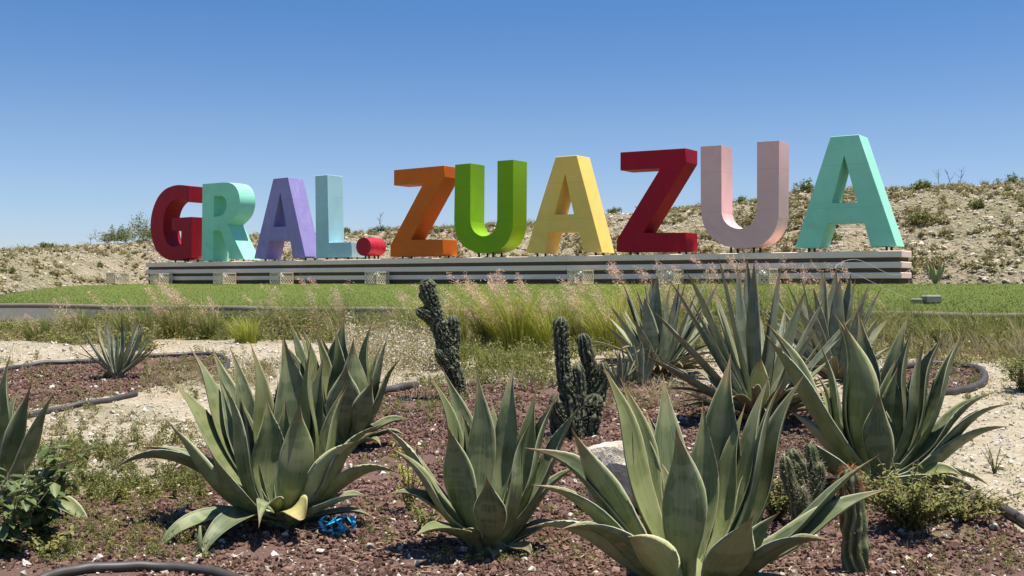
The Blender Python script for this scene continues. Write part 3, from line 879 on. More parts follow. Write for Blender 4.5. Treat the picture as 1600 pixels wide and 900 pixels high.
def lamp_proto():
    e = thing('floodlight', 'x', 'lamp')
    mb = MB(); mb.tube([(0, -0.10, 0.20), (0, -0.02, 0.23), (0, 0.08, 0.27)], [0.05, 0.10, 0.125], 16); mb.build('housing', M['lampmetal'], e, True)
    mb = MB(); mb.tube([(0, 0.081, 0.2705), (0, 0.10, 0.278)], [0.118, 0.105], 16); mb.build('lens', M['lamplens'], e)
    MB().box((0, -0.02, 0.07), (0.20, 0.03, 0.015)).box((-0.13, -0.02, 0.16), (0.02, 0.03, 0.2)).box((0.13, -0.02, 0.16), (0.02, 0.03, 0.2)).build('bracket', M['lampmetal'], e)
    return e
def copy_tree(src):
    c = src.copy(); C.objects.link(c)
    for ch in list(src.children):
        d = ch.copy(); C.objects.link(d); d.parent = c
    return c
CAGES = [(184, 'leftmost mesh lamp cage, standing alone left of the plinth'), (252, 'mesh lamp cage under the red G at the plinth left end'), (351, 'mesh lamp cage below the mint R leg'),
         (440, 'mesh lamp cage on the lawn below the purple A'), (589, 'mesh lamp cage in front of the round full stop'),
         (907, 'mesh lamp cage below the yellow A'), (1047, 'mesh lamp cage below the dark red Z, half hidden by grass plumes'), (1194, 'mesh lamp cage below the pink U behind agave tips')]
cp = cage_proto(); lp = lamp_proto()
ang = math.atan2(UY, UX)
for i, (px, lab) in enumerate(CAGES):
    k = (px - 800) / F
    if i == 0: d = 43.0; p = Vector((k * d, d, 1.49))
    else:
        s = float(s_of(k, 0.55)); p = PS(s, -0.55, 1.475)
    c = cp if i == 0 else copy_tree(cp); l_ = lp if i == 0 else copy_tree(lp)
    c.location = p; c.rotation_euler = (0, 0, ang); c['label'] = lab; c['group'] = 'lamp cages in front of the plinth'
    l_.location = p + Vector((0, 0, 0.012)); l_.rotation_euler = (0, 0, ang + math.pi + 0.9 + 0.25 * math.sin(i * 2.3)); l_['label'] = 'round floodlight inside the ' + lab.split(',')[0]; l_['group'] = 'floodlights in the cages'

# ------------------------------------------------------------------ agaves
LN = 22
XS = np.array([-1, -0.78, -0.42, 0, 0.42, 0.78, 1.0])
def leaf_mesh(P, w, hv, thick=0.03, chan=0.25, twist=0.0, und=0.0, roll=0.0, prof='broad', blunt=False, seed=0):
    """P: four Bezier points (local). w: widest width. hv: outward horizontal direction."""
    P = [np.array(p, float) for p in P]
    t = np.linspace(0, 1, LN); tc = t[:, None]
    B = (1 - tc) ** 3 * P[0] + 3 * (1 - tc) ** 2 * tc * P[1] + 3 * (1 - tc) * tc ** 2 * P[2] + tc ** 3 * P[3]
    T = 3 * (1 - tc) ** 2 * (P[1] - P[0]) + 6 * (1 - tc) * tc * (P[2] - P[1]) + 3 * tc ** 2 * (P[3] - P[2])
    T /= np.linalg.norm(T, axis=1, keepdims=True) + 1e-9
    h = np.array([hv[0], hv[1], 0.0]); h /= np.linalg.norm(h) + 1e-9
    zv = np.array([0, 0, 1.0])
    Lc = np.linalg.norm(P[3] - P[0]); r_s = np.random.default_rng(seed + 5)
    if prof == 'broad':
        # S bend: bellies out low down, draws in above, the point turns out again
        Th = T @ h; Nn = -T[:, 2][:, None] * h + Th[:, None] * zv
        amp = r_s.uniform(0.012, 0.05) * Lc; sa = r_s.uniform(-0.03, 0.03) * Lc
        env = (np.sin(2 * math.pi * t) * (0.4 + 0.6 * t))[:, None]
        B = B - Nn * amp * env + np.cross(T, Nn) * sa * (np.sin(2 * math.pi * t + .6) * np.sin(math.pi * t))[:, None]
        T = np.gradient(B, axis=0); T /= np.linalg.norm(T, axis=1, keepdims=True) + 1e-9
    Th = T @ h; Tz = T[:, 2]
    N = -Tz[:, None] * h + Th[:, None] * zv
    N -= (N * T).sum(1, keepdims=True) * T
    N /= np.linalg.norm(N, axis=1, keepdims=True) + 1e-9
    S = np.cross(T, N)
    tw = roll + twist * t
    N2 = N * np.cos(tw)[:, None] + S * np.sin(tw)[:, None]; S2 = S * np.cos(tw)[:, None] - N * np.sin(tw)[:, None]
    if prof == 'broad':
        kt, kw = [0, .08, .2, .35, .5, .62, .74, .84, .92, .965, 1], [.56, .50, .60, .88, 1, .90, .60, .31, .13, .045, .007]
    else:
        kt, kw = [0, .1, .3, .5, .7, .85, .95, 1], [.85, .9, 1, .97, .76, .45, .17, .02]
    if blunt: kt, kw = [0, .2, .5, .8, .93, 1], [.6, .75, 1, .9, .6, .3]
    # smooth interpolation of the width
    tf = np.linspace(0, 1, 201); wf = np.interp(tf, kt, kw); ker = np.ones(13) / 13
    wf2 = np.convolve(np.pad(wf, 6, 'edge'), ker, 'valid'); wt = np.interp(t, tf, wf2); wt[-1] = kw[-1]
    r = np.random.default_rng(seed)
    ph = r.uniform(0, 6)
    edge = np.abs(XS)
    rows = []; luv = []
    for i in range(LN):
        ww = w * wt[i] / 2
        ch = chan * (1.25 - 0.7 * math.sin(math.pi * min(1, t[i] * 1.05)))
        th = thick * ((1 - t[i]) ** 1.1 + 0.06) * min(1.0, wt[i] * 1.6)
        up = ch * 2 * ww * edge ** 1.7
        up = up + und * w * edge ** 2 * np.sin(t[i] * 11 + ph + XS * 1.3) * math.sin(math.pi * t[i])
        fold = np.sqrt(np.maximum(1 - (ch * 1.2) ** 2, 0.3))
        top = B[i] + S2[i] * (XS * ww * fold)[:, None] + N2[i] * up[:, None]
        bot = top[1:-1][::-1] - N2[i] * (th * (1 - XS[1:-1][::-1] ** 2) ** 0.7)[:, None]
        rows.append(top); rows.append(bot)
        luv += [(x_, t[i], 0) for x_ in XS] + [(x_, t[i], 1) for x_ in XS[1:-1][::-1]]
    V = np.concatenate(rows); nr = 12
    i0 = (np.arange(LN - 1) * nr)[:, None]; q = np.arange(nr)[None]; q2 = (q + 1) % nr
    Fa = np.stack([i0 + q, i0 + q + nr, i0 + q2 + nr, i0 + q2], -1).reshape(-1, 4)
    return np_mesh('leaf', V, Fa, {'luv': np.array(luv)}, True)

def add_leaf(e, tip, w, c1=0.0, c2=0.0, r0=0.05, z0=0.03, mat='agave', prof='broad', chan=0.25, twist=None, und=0.01, thick=0.03, lat=None, seed=0, blunt=False, label=None):
    """tip is local to the plant; c1, c2 are degrees the start / end lean away from the chord: + is outwards/down"""
    r = random.Random(seed * 7 + 1)
    tip = Vector(tip)
    h = Vector((tip.x, tip.y, 0))
    if h.length < 0.02: h = Vector((0.02, -0.02, 0))
    h.normalize()
    b = h * r0 + Vector((0, 0, z0))
    ch = tip - b; L = ch.length
    cr, cz = ch.dot(h), ch.z
    side = Vector((-h.y, h.x, 0))
    def rot(v, deg):      # + tips the direction outwards (down)
        a = R(deg); r_, z_ = v
        return (r_ * math.cos(a) + z_ * math.sin(a), z_ * math.cos(a) - r_ * math.sin(a))
    d1 = rot((cr / L, cz / L), c1); d2 = rot((cr / L, cz / L), c2)
    lat = r.uniform(-0.05, 0.05) if lat is None else lat
    P1 = b + (h * d1[0] + Vector((0, 0, d1[1]))) * L * 0.38 + side * lat * L
    P2 = tip - (h * d2[0] + Vector((0, 0, d2[1]))) * L * 0.34 + side * lat * L
    tw = r.uniform(-0.35, 0.35) if twist is None else twist
    roll = r.uniform(-.38, .38) if tw != 0 else r.uniform(-.12, .12)
    me = leaf_mesh([b, P1, P2, tip], w, (h.x, h.y), thick, chan, tw, und, roll, prof, blunt, seed)
    o = link('leaf', me, M[mat], e)
    if label: o['label'] = label
    return o

WF = 1.62
def agave(name, label, px, d, leaves, extra=8, exr=(0.35, 0.75), exh=(0.3, 0.9), exw=0.16, mat='agave', prof='broad', seed=1, group=None, thick=0.03, chan=0.33, low=6, lowmat=None, lowL=0.5, core=0.12, py=None, c1=8, c2=-8, wf=1.14):
    x0 = (px - 800) / F * d
    zg = float(gz(x0, d))
    e = thing(name, label, 'agave', (x0, d, zg), group)
    base = Vector((x0, d, zg)); r = random.Random(seed)
    i = 0
    for L in leaves:
        tx, ty, dy, w_ = L[:4]
        if prof == 'narrow' and core > .1: w_ *= WF
        if prof == 'broad': w_ *= wf
        opt = dict(L[4]) if len(L) > 4 else {}
        tip = W(tx, ty, d + dy) - base
        cc1 = opt.pop('c1', c1 * r.uniform(0.4, 1.4)); cc2 = opt.pop('c2', c2 * r.uniform(0.4, 1.4))
        m_ = opt.pop('mat', mat)
        add_leaf(e, tip, w_, cc1, cc2, r0=opt.pop('r0', core * r.uniform(0.3, 0.8)), z0=opt.pop('z0', 0.04), mat=m_, prof=prof, chan=opt.pop('chan', chan * r.uniform(0.8, 1.2)), thick=thick, seed=seed * 100 + i, **opt)
        i += 1
    for j in range(extra):
        a = (r.uniform(0.15, 0.85) if prof == 'broad' else r.uniform(-0.15, 1.15)) * math.pi; q = r.uniform(*exr); hh = r.uniform(*exh)
        add_leaf(e, (q * math.cos(a) , q * math.sin(a), hh), exw * r.uniform(.7, 1.1), c1, c2, r0=core * .5, z0=0.05, mat=mat, prof=prof, chan=chan, thick=thick, seed=seed * 100 + 50 + j)
    for j in range(low):
        a = 2 * math.pi * (j + r.uniform(-.3, .3)) / low; q = lowL * r.uniform(0.6, 1.0)
        add_leaf(e, (q * math.cos(a), q * math.sin(a), r.uniform(0.0, 0.16 if prof == 'broad' else 0.42)), exw * r.uniform(.5, .9), -25, 30, r0=core, z0=0.03, mat=lowmat or mat, prof=prof, chan=chan, thick=thick * .7, seed=seed * 100 + 80 + j)
    # the short trunk that carries the leaves
    MB().tube([(0, 0, -0.12), (0, 0, 0.05), (0, 0, 0.16)], [core * .9, core * .8, core * .3], 12).build('stem', M['agave'], e, True)
    return e

O = dict
agave('agave', 'largest agave, broad grey green leaves, cropped by the bottom edge right of centre', 1078, 5.25, [
    (938, 562, .12, .185, O(c1=-4, c2=-14)), (968, 588, .22, .17, O(c1=-4, c2=-8)), (1036, 584, .5, .2, O(c1=3, c2=-3)), (1142, 552, .42, .2, O(c1=8, c2=-6)),
    (1098, 628, .3, .15, O()), (1056, 668, -.22, .195, O(c1=6, c2=-6, chan=.12, twist=0)), (1204, 584, .25, .16, O(c1=6, c2=-6)), (1232, 580, -.02, .225, O(c1=10, c2=-5, chan=.16)),
    (1258, 584, .1, .2, O(c1=10, c2=-6)), (892, 668, -.1, .215, O(c1=4, c2=-14, chan=.18)), (820, 700, -.02, .20, O(c1=-14, c2=10, und=.03)), (830, 758, -.2, .19, O(c1=-14, c2=6)),
    (822, 826, -.35, .17, O(c1=-12, c2=12, mat='agave_pale')), (874, 828, -.42, .19, O(c1=-10, c2=12)), (1378, 708, -.1, .20, O(c1=4, c2=-12, chan=.18)), (1396, 762, -.2, .18, O(c1=-6, c2=-8)),
    (1178, 806, -.55, .22, O(c1=14, c2=-16, chan=.14, twist=0)), (1220, 800, -.3, .13, O(c1=8, c2=-6)), (1300, 846, -.5, .2, O(c1=-8, c2=6)), (1010, 640, .62, .16, O()), (980, 840, -.5, .2, O(c1=-5, c2=5, mat='agave_pale'))],
    extra=5, exr=(.25, .6), exh=(.5, .95), exw=.18, seed=2, core=.15, lowL=.6, thick=.04)
agave('agave', 'big spreading agave at left centre with a yellow cut leaf and drooping lower leaves', 440, 6.72, [
    (293, 538, .35, .18, O(c1=4, c2=-8)), (330, 541, .45, .19, O()), (358, 541, .3, .15, O()), (391, 536, .2, .2, O(c1=4, c2=-4)), (442, 515, .35, .21, O(c1=4, c2=-5)),
    (486, 531, .15, .2, O(c1=14, c2=-14)), (506, 552, .4, .19, O(c1=12, c2=-14)), (262, 588, .05, .25, O(c1=-2, c2=-8, chan=.15)), (258, 655, -.15, .15, O(c1=14, c2=-22, und=.04)),
    (176, 734, -.05, .19, O(c1=-34, c2=34, chan=.3)), (545, 599, -.02, .2, O(c1=14, c2=-14)), (598, 664, -.1, .2, O(c1=8, c2=8)), (596, 672, .1, .15, O(c1=-10, c2=6)),
    (626, 741, -.12, .17, O(c1=-26, c2=24)), (577, 776, -.3, .12, O(c1=-16, c2=10, mat='agave_blue')), (342, 590, -.2, .22, O(c1=8, c2=-8, chan=.12, twist=0)), (470, 626, -.25, .205, O(c1=12, c2=-10, chan=.1, twist=0)),
    (330, 708, -.45, .26, O(c1=26, c2=-34, chan=.14)), (242, 878, -.5, .15, O(c1=-50, c2=58)), (309, 892, -.7, .15, O(c1=-62, c2=60)), (404, 826, -.62, .12, O(c1=-60, c2=60)),
    (474, 812, -.42, .16, O(c1=-40, c2=50, mat='agave_yellow', blunt=True, label='yellow bent leaf with a cut end')), (416, 620, .1, .2, O()), (560, 690, -.2, .2, O(c1=-6, c2=6, mat='agave_pale')), (215, 700, .2, .17, O(c1=-20, c2=18))],
    extra=6, exr=(.2, .55), exh=(.6, 1.0), exw=.17, seed=3, core=.13, lowL=.65, thick=.035)
agave('agave', 'middle front agave with a short broad leaf in front, between the two larger ones', 768, 6.12, [
    (668, 581, .15, .14, O(c1=-4, c2=-5)), (690, 571, .3, .15, O(c1=-4, c2=-4)), (745, 575, .12, .19, O(c1=3, c2=-3)), (805, 564, .35, .17, O(c1=3, c2=-4)), (841, 600, .2, .16, O(c1=5, c2=-8)),
    (872, 615, .12, .2, O(c1=5, c2=-8)), (906, 634, -.02, .2, O(c1=6, c2=-8)), (698, 664, -.2, .2, O(c1=6, c2=-9, chan=.15)), (760, 745, -.35, .165, O(c1=10, c2=-12, chan=.1, twist=0)),
    (598, 664, .1, .2, O(c1=2, c2=-6)), (609, 700, -.15, .18, O(c1=2, c2=-4)), (647, 838, -.42, .14, O(c1=-30, c2=20)), (766, 617, .4, .09, O()), (908, 726, .05, .14, O(c1=-14, c2=8)),
    (600, 776, .0, .12, O(c1=-30, c2=30)), (830, 660, -.1, .18, O(c1=12, c2=-6)), (720, 640, .15, .15, O())],
    extra=2, exr=(.15, .4), exh=(.4, .85), exw=.15, seed=4, core=.11, lowL=.42, low=9, lowmat='agave_dry')
agave('agave', 'large agave at right with wavy leaves reaching over the pale path', 1368, 7.55, [
    (1197, 503, .2, .2, O(c1=-4, c2=-14)), (1193, 518, -.05, .22, O(c1=2, c2=-14)), (1281, 536, .1, .18, O(c1=6, c2=-6)), (1302, 487, .1, .19, O(c1=2, c2=-2)), (1316, 500, -.1, .22, O(c1=4, c2=-4)),
    (1340, 485, .35, .17, O()), (1421, 489, .4, .18, O(c1=10, c2=-8)), (1424, 513, .15, .2, O(c1=14, c2=-12)), (1445, 531, 0, .2, O(c1=14, c2=-16)), (1480, 517, .1, .21, O(c1=12, c2=-10)), (1515, 508, -.05, .23, O(c1=12, c2=-14)),
    (1554, 613, -.1, .21, O(c1=10, c2=16, und=.03)), (1580, 632, -.2, .2, O(c1=10, c2=12, und=.03)), (1578, 667, -.3, .19, O(c1=10, c2=14, und=.03)), (1372, 611, -.3, .145, O(c1=8, c2=-8, chan=.1, twist=0)), (1253, 681, -.35, .19, O(c1=16, c2=-30)),
    (1503, 734, -.1, .15, O(c1=-8, c2=6, mat='agave_blue')), (1540, 782, -.35, .15, O(c1=-20, c2=30)), (1547, 760, -.1, .15, O(c1=-24, c2=30)), (1232, 640, .2, .2, O(c1=-4, c2=-6, mat='agave_pale')), (1400, 560, .3, .18, O())],
    extra=5, exr=(.2, .6), exh=(.6, 1.1), exw=.24, seed=5, wf=1.42, core=.14, lowL=.65, thick=.035)
agave('agave', 'agave standing behind the big left one, leaves rising to the right', 536, 9.2, [
    (449, 494, .2, .18), (463, 513, .35, .17), (470, 508, .1, .15), (538, 492, .3, .22), (524, 508, .1, .18), (552, 527, -.1, .22, O(c1=10, c2=-10)), (582, 501, .2, .2, O(c1=10, c2=-10)), (605, 527, 0, .22, O(c1=12, c2=-12)),
    (627, 559, -.1, .19, O(c1=12, c2=-10)), (583, 592, -.3, .19, O(c1=10, c2=-8)), (440, 534, 0, .18), (542, 569, -.35, .26, O(c1=8, c2=-8)), (500, 520, .4, .18), (640, 655, -.1, .16, O(c1=-15, c2=8)), (430, 640, -.2, .18)],
    extra=5, exr=(.2, .6), exh=(.5, 1.0), exw=.18, seed=6, core=.14, lowL=.55, low=7)
agave('agave', 'agave cut off by the left edge beside a broad leaved weed', -28, 7.1, [
    (16, 554, .1, .2, O(c1=6, c2=-6)), (48, 600, -.1, .2, O(c1=10, c2=-12)), (86, 612, -.25, .17, O(c1=14, c2=-10)), (130, 718, -.3, .12, O(c1=0, c2=0, mat='agave_pale')), (148, 852, -.35, .13, O(c1=-40, c2=40)), (-40, 560, .1, .2), (-90, 580, 0, .2), (-150, 640, 0, .2)],
    extra=3, seed=7, core=.13, low=6)
BL = dict(mat='agave_blue', prof='narrow', thick=.022, chan=.24, c1=2, c2=-1)
agave('blue_agave', 'tall blue grey agave with stiff sword leaves, in front of its two neighbours', 1186, 10.4, [
    (1122, 401, .1, .12), (1151, 412, .3, .11), (1167, 405, .45, .11), (1178, 411, -.05, .125), (1221, 415, -.05, .13), (1217, 459, .1, .13), (1095, 459, -.1, .12), (1072, 423, .25, .12), (1047, 439, .05, .13), (1021, 487, -.1, .14),
    (1259, 454, .15, .13), (1291, 464, -.1, .125), (1279, 509, -.3, .13), (1047, 513, -.3, .14), (1007, 557, -.35, .12), (1115, 450, .5, .11), (1240, 500, .4, .12), (1300, 560, .1, .11), (1285, 590, -.2, .12), (1030, 560, .3, .11),
    (1188, 560, -.4, .13, O(mat='agave_pale')), (1060, 610, -.4, .1), (1320, 600, .2, .1), (1100, 500, .5, .1)], extra=20, exr=(.25, .9), exh=(.5, 1.2), exw=.12, low=34, lowL=1.0, lowmat='agave_dry', seed=8, core=.12, **BL)
agave('blue_agave', 'blue grey agave at the back left of the trio, with dark pups at its foot', 1032, 14.0, [
    (973, 443, .1, .13), (954, 479, 0, .13), (968, 482, .2, .12), (946, 509, -.1, .12), (1007, 443, .2, .13), (1019, 433, .35, .13), (1027, 431, .1, .13), (1007, 465, -.2, .14), (1061, 442, .3, .12), (1047, 447, -.1, .14), (1072, 440, .1, .13),
    (990, 500, -.3, .13), (945, 560, -.1, .11), (1100, 480, .2, .13), (1115, 500, .3, .13)], extra=18, exr=(.2, .9), exh=(.6, 1.3), exw=.13, low=44, lowL=1.15, lowmat='agave_dry', seed=9, core=.12, **BL)
agave('blue_agave', 'blue grey agave at the back right of the trio, behind the large green agave', 1306, 13.2, [
    (1229, 443, .1, .13), (1251, 431, .3, .12), (1271, 450, -.1, .12), (1284, 420, .2, .13), (1288, 425, 0, .12), (1307, 420, .3, .12), (1313, 434, -.1, .13), (1330, 428, .1, .13), (1337, 434, -.1, .12), (1358, 445, .2, .12), (1377, 451, 0, .12),
    (1377, 492, -.2, .11), (1391, 496, .1, .11), (1222, 490, -.1, .11), (1350, 470, -.3, .13), (1260, 470, -.3, .12), (1395, 540, 0, .11), (1215, 540, 0, .11)], extra=18, exr=(.2, .9), exh=(.6, 1.2), exw=.12, low=16, lowL=.95, lowmat='agave_dry', seed=10, core=.12, **BL)
agave('small_agave', 'small grey green agave with many thin leaves in the left gravel bed', 183, 13.4, [
    (128, 507, 0, .043), (111, 549, -.1, .043, O(c1=-15, c2=15)), (163, 495, .1, .049), (169, 497, .2, .043), (189, 492, .1, .049), (184, 511, -.1, .049), (213, 497, .1, .049), (224, 500, 0, .049), (240, 545, -.1, .037, O(c1=-10, c2=15)), (253, 541, .1, .037, O(c1=-15, c2=20)),
    (150, 520, -.1, .043), (140, 530, .1, .037), (200, 505, .2, .043), (232, 520, .1, .037), (175, 530, -.2, .037), (205, 525, -.2, .043), (125, 560, 0, .031), (160, 560, -.25, .031), (215, 560, -.2, .031), (193, 545, -.3, .037)], extra=26, exr=(.2, .5), exh=(.3, .75), exw=.06, low=7, lowL=.45, seed=11, core=.07, mat='agave_blue', prof='narrow', thick=.012, chan=.3)
for j, (px, py, d, lab) in enumerate([(985, 575, 13.3, 'dark young agave pup, leftmost at the foot of the back left agave'), (1003, 570, 13.0, 'dark young agave pup beside the leftmost one'), (968, 590, 12.8, 'small dark agave pup nearest the two stemmed cactus')]):
    agave('agave_pup', lab, px, d, [(px + 30 * math.cos(a), py - 18 - 22 * abs(math.sin(a)), .1 * math.sin(a * 3), .07) for a in np.linspace(0, 6.2, 13)], extra=3, exr=(.1, .25), exh=(.2, .4), exw=.06, low=0, seed=20 + j, core=.04, **BL)
agave('agave_pup', 'tiny blue green agave pup under the drooping leaves of the left agave', 312, 6.05, [(298, 868, 0, .03), (308, 862, .05, .03), (322, 870, 0, .03), (330, 880, -.05, .03), (290, 882, -.05, .03)], extra=0, low=0, seed=33, core=.02, mat='agave_blue', prof='narrow', thick=.008)
e = thing('small_agave', 'pale small agave standing at the right end of the plinth', 'agave', PS(S_R - 0.75, 0.2, 1.48))
for j in range(12):
    a = j * 2.4; q = 0.18 + 0.25 * (j % 4) / 4
    add_leaf(e, (q * math.cos(a), q * math.sin(a), 0.75 - q * 0.8), .1, 2, -4, r0=.03, mat='agave_pale', prof='narrow', thick=.015, seed=900 + j)

# ------------------------------------------------------------------ cacti
def cactus_branch(pts, rad, ribs=7, knob=0.5, seed=0, n=None, ntheta=56):
    """knobbly ribbed stem along a path -> V, F, ridge"""
    path = smooth_path(pts, 10)
    L = sum((path[i + 1] - path[i]).length for i in range(len(path) - 1))
    n = n or max(24, int(L / 0.011))
    P = np.array([tuple(p) for p in path]); cum = np.concatenate([[0], np.cumsum(np.linalg.norm(np.diff(P, axis=0), axis=1))])
    s = np.linspace(0, cum[-1], n)
    C_ = np.stack([np.interp(s, cum, P[:, c]) for c in range(3)], 1)
    T = np.gradient(C_, axis=0); T /= np.linalg.norm(T, axis=1, keepdims=True)
    N = np.cross(T, np.array([0.13, 1, 0.05])); N /= np.linalg.norm(N, axis=1, keepdims=True); Bn = np.cross(T, N)
    th = np.linspace(0, 2 * math.pi, ntheta, endpoint=False)[None]; sv = s[:, None]
    r0 = np.interp(s / cum[-1], np.linspace(0, 1, len(rad)), rad)[:, None]
    tip = np.sqrt(np.clip(1 - np.clip((s - (cum[-1] - 1.15 * r0[-1, 0])) / (1.15 * r0[-1, 0]), 0, 1) ** 2, 0.0, 1))[:, None]
    wob = 1.6 * (vnoise(sv * 5 + 7 * seed, th * 0 + 3, seed) - 0.5) + knob * 1.0 * (vnoise(sv * 13 + 3 * seed, np.cos(th) * 2 + np.sin(th) * 3, seed + 5) - .5)
    a = ribs * (th + wob * 0.9)
    rib = (0.5 + 0.5 * np.cos(a)) ** 0.8
    # each rib is broken into knobs, out of step with its neighbours
    rid = np.floor(a / (2 * math.pi) + 0.5)
    ph = _h(rid % ribs, rid * 0, seed + 3) * 6.28
    kn = (0.5 + 0.5 * np.sin(sv / (0.009 + 0.008 * _h(rid % ribs, rid * 0, seed + 8)) + ph + 9 * vnoise(sv * 9, rid, seed))) * (0.45 + 0.9 * vnoise(sv * 21, rid * 3.1, seed + 2))
    ridge = rib * (1 - knob * 0.6 + knob * 0.6 * kn)
    r = r0 * tip * (0.70 + 0.42 * ridge + 0.30 * (vnoise(sv * 20, np.cos(th) * 1.5 + 1.7 * np.sin(th), seed + 11) - 0.5))
    V = C_[:, None, :] + (N[:, None, :] * np.cos(th)[..., None] + Bn[:, None, :] * np.sin(th)[..., None]) * r[..., None]
    idx = np.arange(n * ntheta).reshape(n, ntheta); nx_ = np.roll(idx, -1, 1)
    Fa = np.stack([idx[:-1], nx_[:-1], nx_[1:], idx[1:]], -1).reshape(-1, 4)
    return V.reshape(-1, 3), Fa, ridge.reshape(-1), C_, r0[:, 0]
def spines(C_, r0, n, L, seed, lo=0.0, hi=1.0, wd=0.0016):
    r = np.random.default_rng(seed)
    i = (r.uniform(lo, hi, n) * (len(C_) - 1)).astype(int); a = r.uniform(0, 6.28, n); el = r.uniform(-0.3, 0.9, n)
    D_ = np.stack([np.cos(a) * np.cos(el), np.sin(a) * np.cos(el), np.sin(el)], 1)
    fall = np.minimum(1, (len(C_) - 1 - i) / 8.0)
    A = C_[i] + D_ * (r0[i] * (0.35 + 0.65 * fall))[:, None]
    Bp = A + (D_ + r.uniform(-.35, .35, (n, 3))) * (L * r.uniform(.5, 1.2, n))[:, None]
    sd = np.cross(D_, r.normal(size=(n, 3))); sd /= np.linalg.norm(sd, axis=1, keepdims=True)
    V = np.stack([A - sd * wd, A + sd * wd, Bp], 1).reshape(-1, 3); Fa = np.arange(n * 3).reshape(-1, 3)
    V2 = np.stack([A - np.cross(D_, sd) * wd, A + np.cross(D_, sd) * wd, Bp], 1).reshape(-1, 3)
    return np.concatenate([V, V2]), np.concatenate([Fa, Fa + n * 3])
def cactus(name, label, px, d, branches, mat, spn=200, spl=0.02, seed=0, spmat='spine_pale', ribs=7, knob=0.6, toponly=False):
    x0 = (px - 800) / F * d; zg = float(gz(x0, d)); base = Vector((x0, d, zg))
    e = thing(name, label, 'cactus', base)
    for j, (pp, rad) in enumerate(branches):
        pts = [W(a, b, d + c) - base for a, b, c in pp]
        if j == 0 or pp[0][1] > HOR + (CAMZ - zg) / d * F - 14: pts[0].z = min(pts[0].z, -0.05)
        rad = [q_ * (.80 if knob > .4 else 1.0) for q_ in rad]
        V, Fa, rd, C_, r0 = cactus_branch(pts, rad, ribs, knob, seed * 13 + j)
        b = link('stem' if j == 0 else 'branch', np_mesh('stem', V, Fa, {'ridge': rd}, True), M[mat], e)
        if knob > .4:
            # stubby knobs crowding the stem
            r_k = np.random.default_rng(seed * 23 + j); Lb = float(np.linalg.norm(np.diff(C_, axis=0), axis=1).sum()); nk = int(Lb * r0.mean() * 8500)
            ii = r_k.integers(0, len(C_) - 2, nk); aa = r_k.uniform(0, 6.28, nk)
            Tk = C_[ii + 1] - C_[ii]; Tk /= np.linalg.norm(Tk, axis=1, keepdims=True) + 1e-9
            Nk = np.cross(Tk, np.array([0.13, 1, 0.05])); Nk /= np.linalg.norm(Nk, axis=1, keepdims=True); Bk = np.cross(Tk, Nk)
            ek = Nk * np.cos(aa)[:, None] + Bk * np.sin(aa)[:, None]
            capr = np.clip((len(C_) - 1 - ii) * 0.011 / (r0[ii] * 1.1), 0.15, 1) ** .5
            Pk = C_[ii] + ek * (r0[ii] * 0.90 * capr)[:, None]
            zk = Tk * 0.9 + ek * 0.55; zk /= np.linalg.norm(zk, axis=1, keepdims=True)
            xk = np.cross(zk, ek); xk /= np.linalg.norm(xk, axis=1, keepdims=True) + 1e-9; yk = np.cross(zk, xk)
            Mk = np.stack([xk, yk, zk], 2); sk = r_k.uniform(.5, 1.2, nk) * 0.13 * np.minimum(r0[ii], .09) / .09
            TVk, TFk = ico(seed + 40, .25)
            Vk, Fk, rk = scatter(TVk, TFk, Pk, Mk, np.stack([sk * .075, sk * .075, sk * .17], 1) * 1.0)
            tz = np.tile(TVk[:, 2], nk); rdk = np.clip(0.30 + 0.55 * tz + 0.25 * (rk - .5), 0, 1)
            tag(link('knobs', np_mesh('knobs', Vk, Fk, {'ridge': rdk}, True), M[mat], b), kind='stuff')
        if spn:
            Vs, Fs = spines(C_, r0, int(spn * (1 if not toponly else 0.4)), spl, seed * 17 + j)
            so_ = tag(link('spines', np_mesh('spines', Vs, Fs), M['spine_pale'], b), kind='stuff')
            if toponly and j == 0:
                Vs, Fs = spines(C_, r0 * 1.02, 420, spl * 1.7, seed * 19 + j, 0.80, 1.0, 0.0018)
                tag(link('spines', np_mesh('spines', Vs, Fs), M[spmat], b), kind='stuff')
    return e
cactus('monstrose_cactus', 'leaning knobbly dark green cactus left of centre, tallest of the cacti', 716, 11.9, [
    ([(722, 630, 0), (708, 580, 0), (690, 520, 0), (678, 485, 0), (664, 436, 0)], [.115, .125, .12, .11, .115]),
    ([(680, 505, 0), (665, 492, -.05), (650, 484, -.05)], [.08, .085, .07]),
    ([(672, 475, .05), (660, 462, .05), (655, 457, .05)], [.06, .06, .05]),
    ([(703, 560, 0), (708, 530, .05), (707, 492, .05)], [.10, .10, .09]),
    ([(700, 575, -.05), (688, 556, -.08), (683, 545, -.08)], [.08, .08, .06])], 'cactus_dark', 260, .022, 1, ribs=10)
cactus('monstrose_cactus', 'upright knobbly dark cactus left of its shorter twin near the centre', 893, 9.5, [
    ([(898, 700, 0), (892, 640, 0), (880, 570, 0), (875, 494, 0)], [.10, .105, .085, .085]),
    ([(885, 668, -.05), (870, 640, -.06), (868, 618, -.06)], [.06, .085, .07]),
    ([(893, 660, 0), (905, 610, .02), (903, 568, .02)], [.08, .08, .06]),
    ([(882, 704, .12), (870, 670, .12), (866, 635, .12)], [.07, .075, .06])], 'cactus_dark', 220, .02, 2, ribs=9)
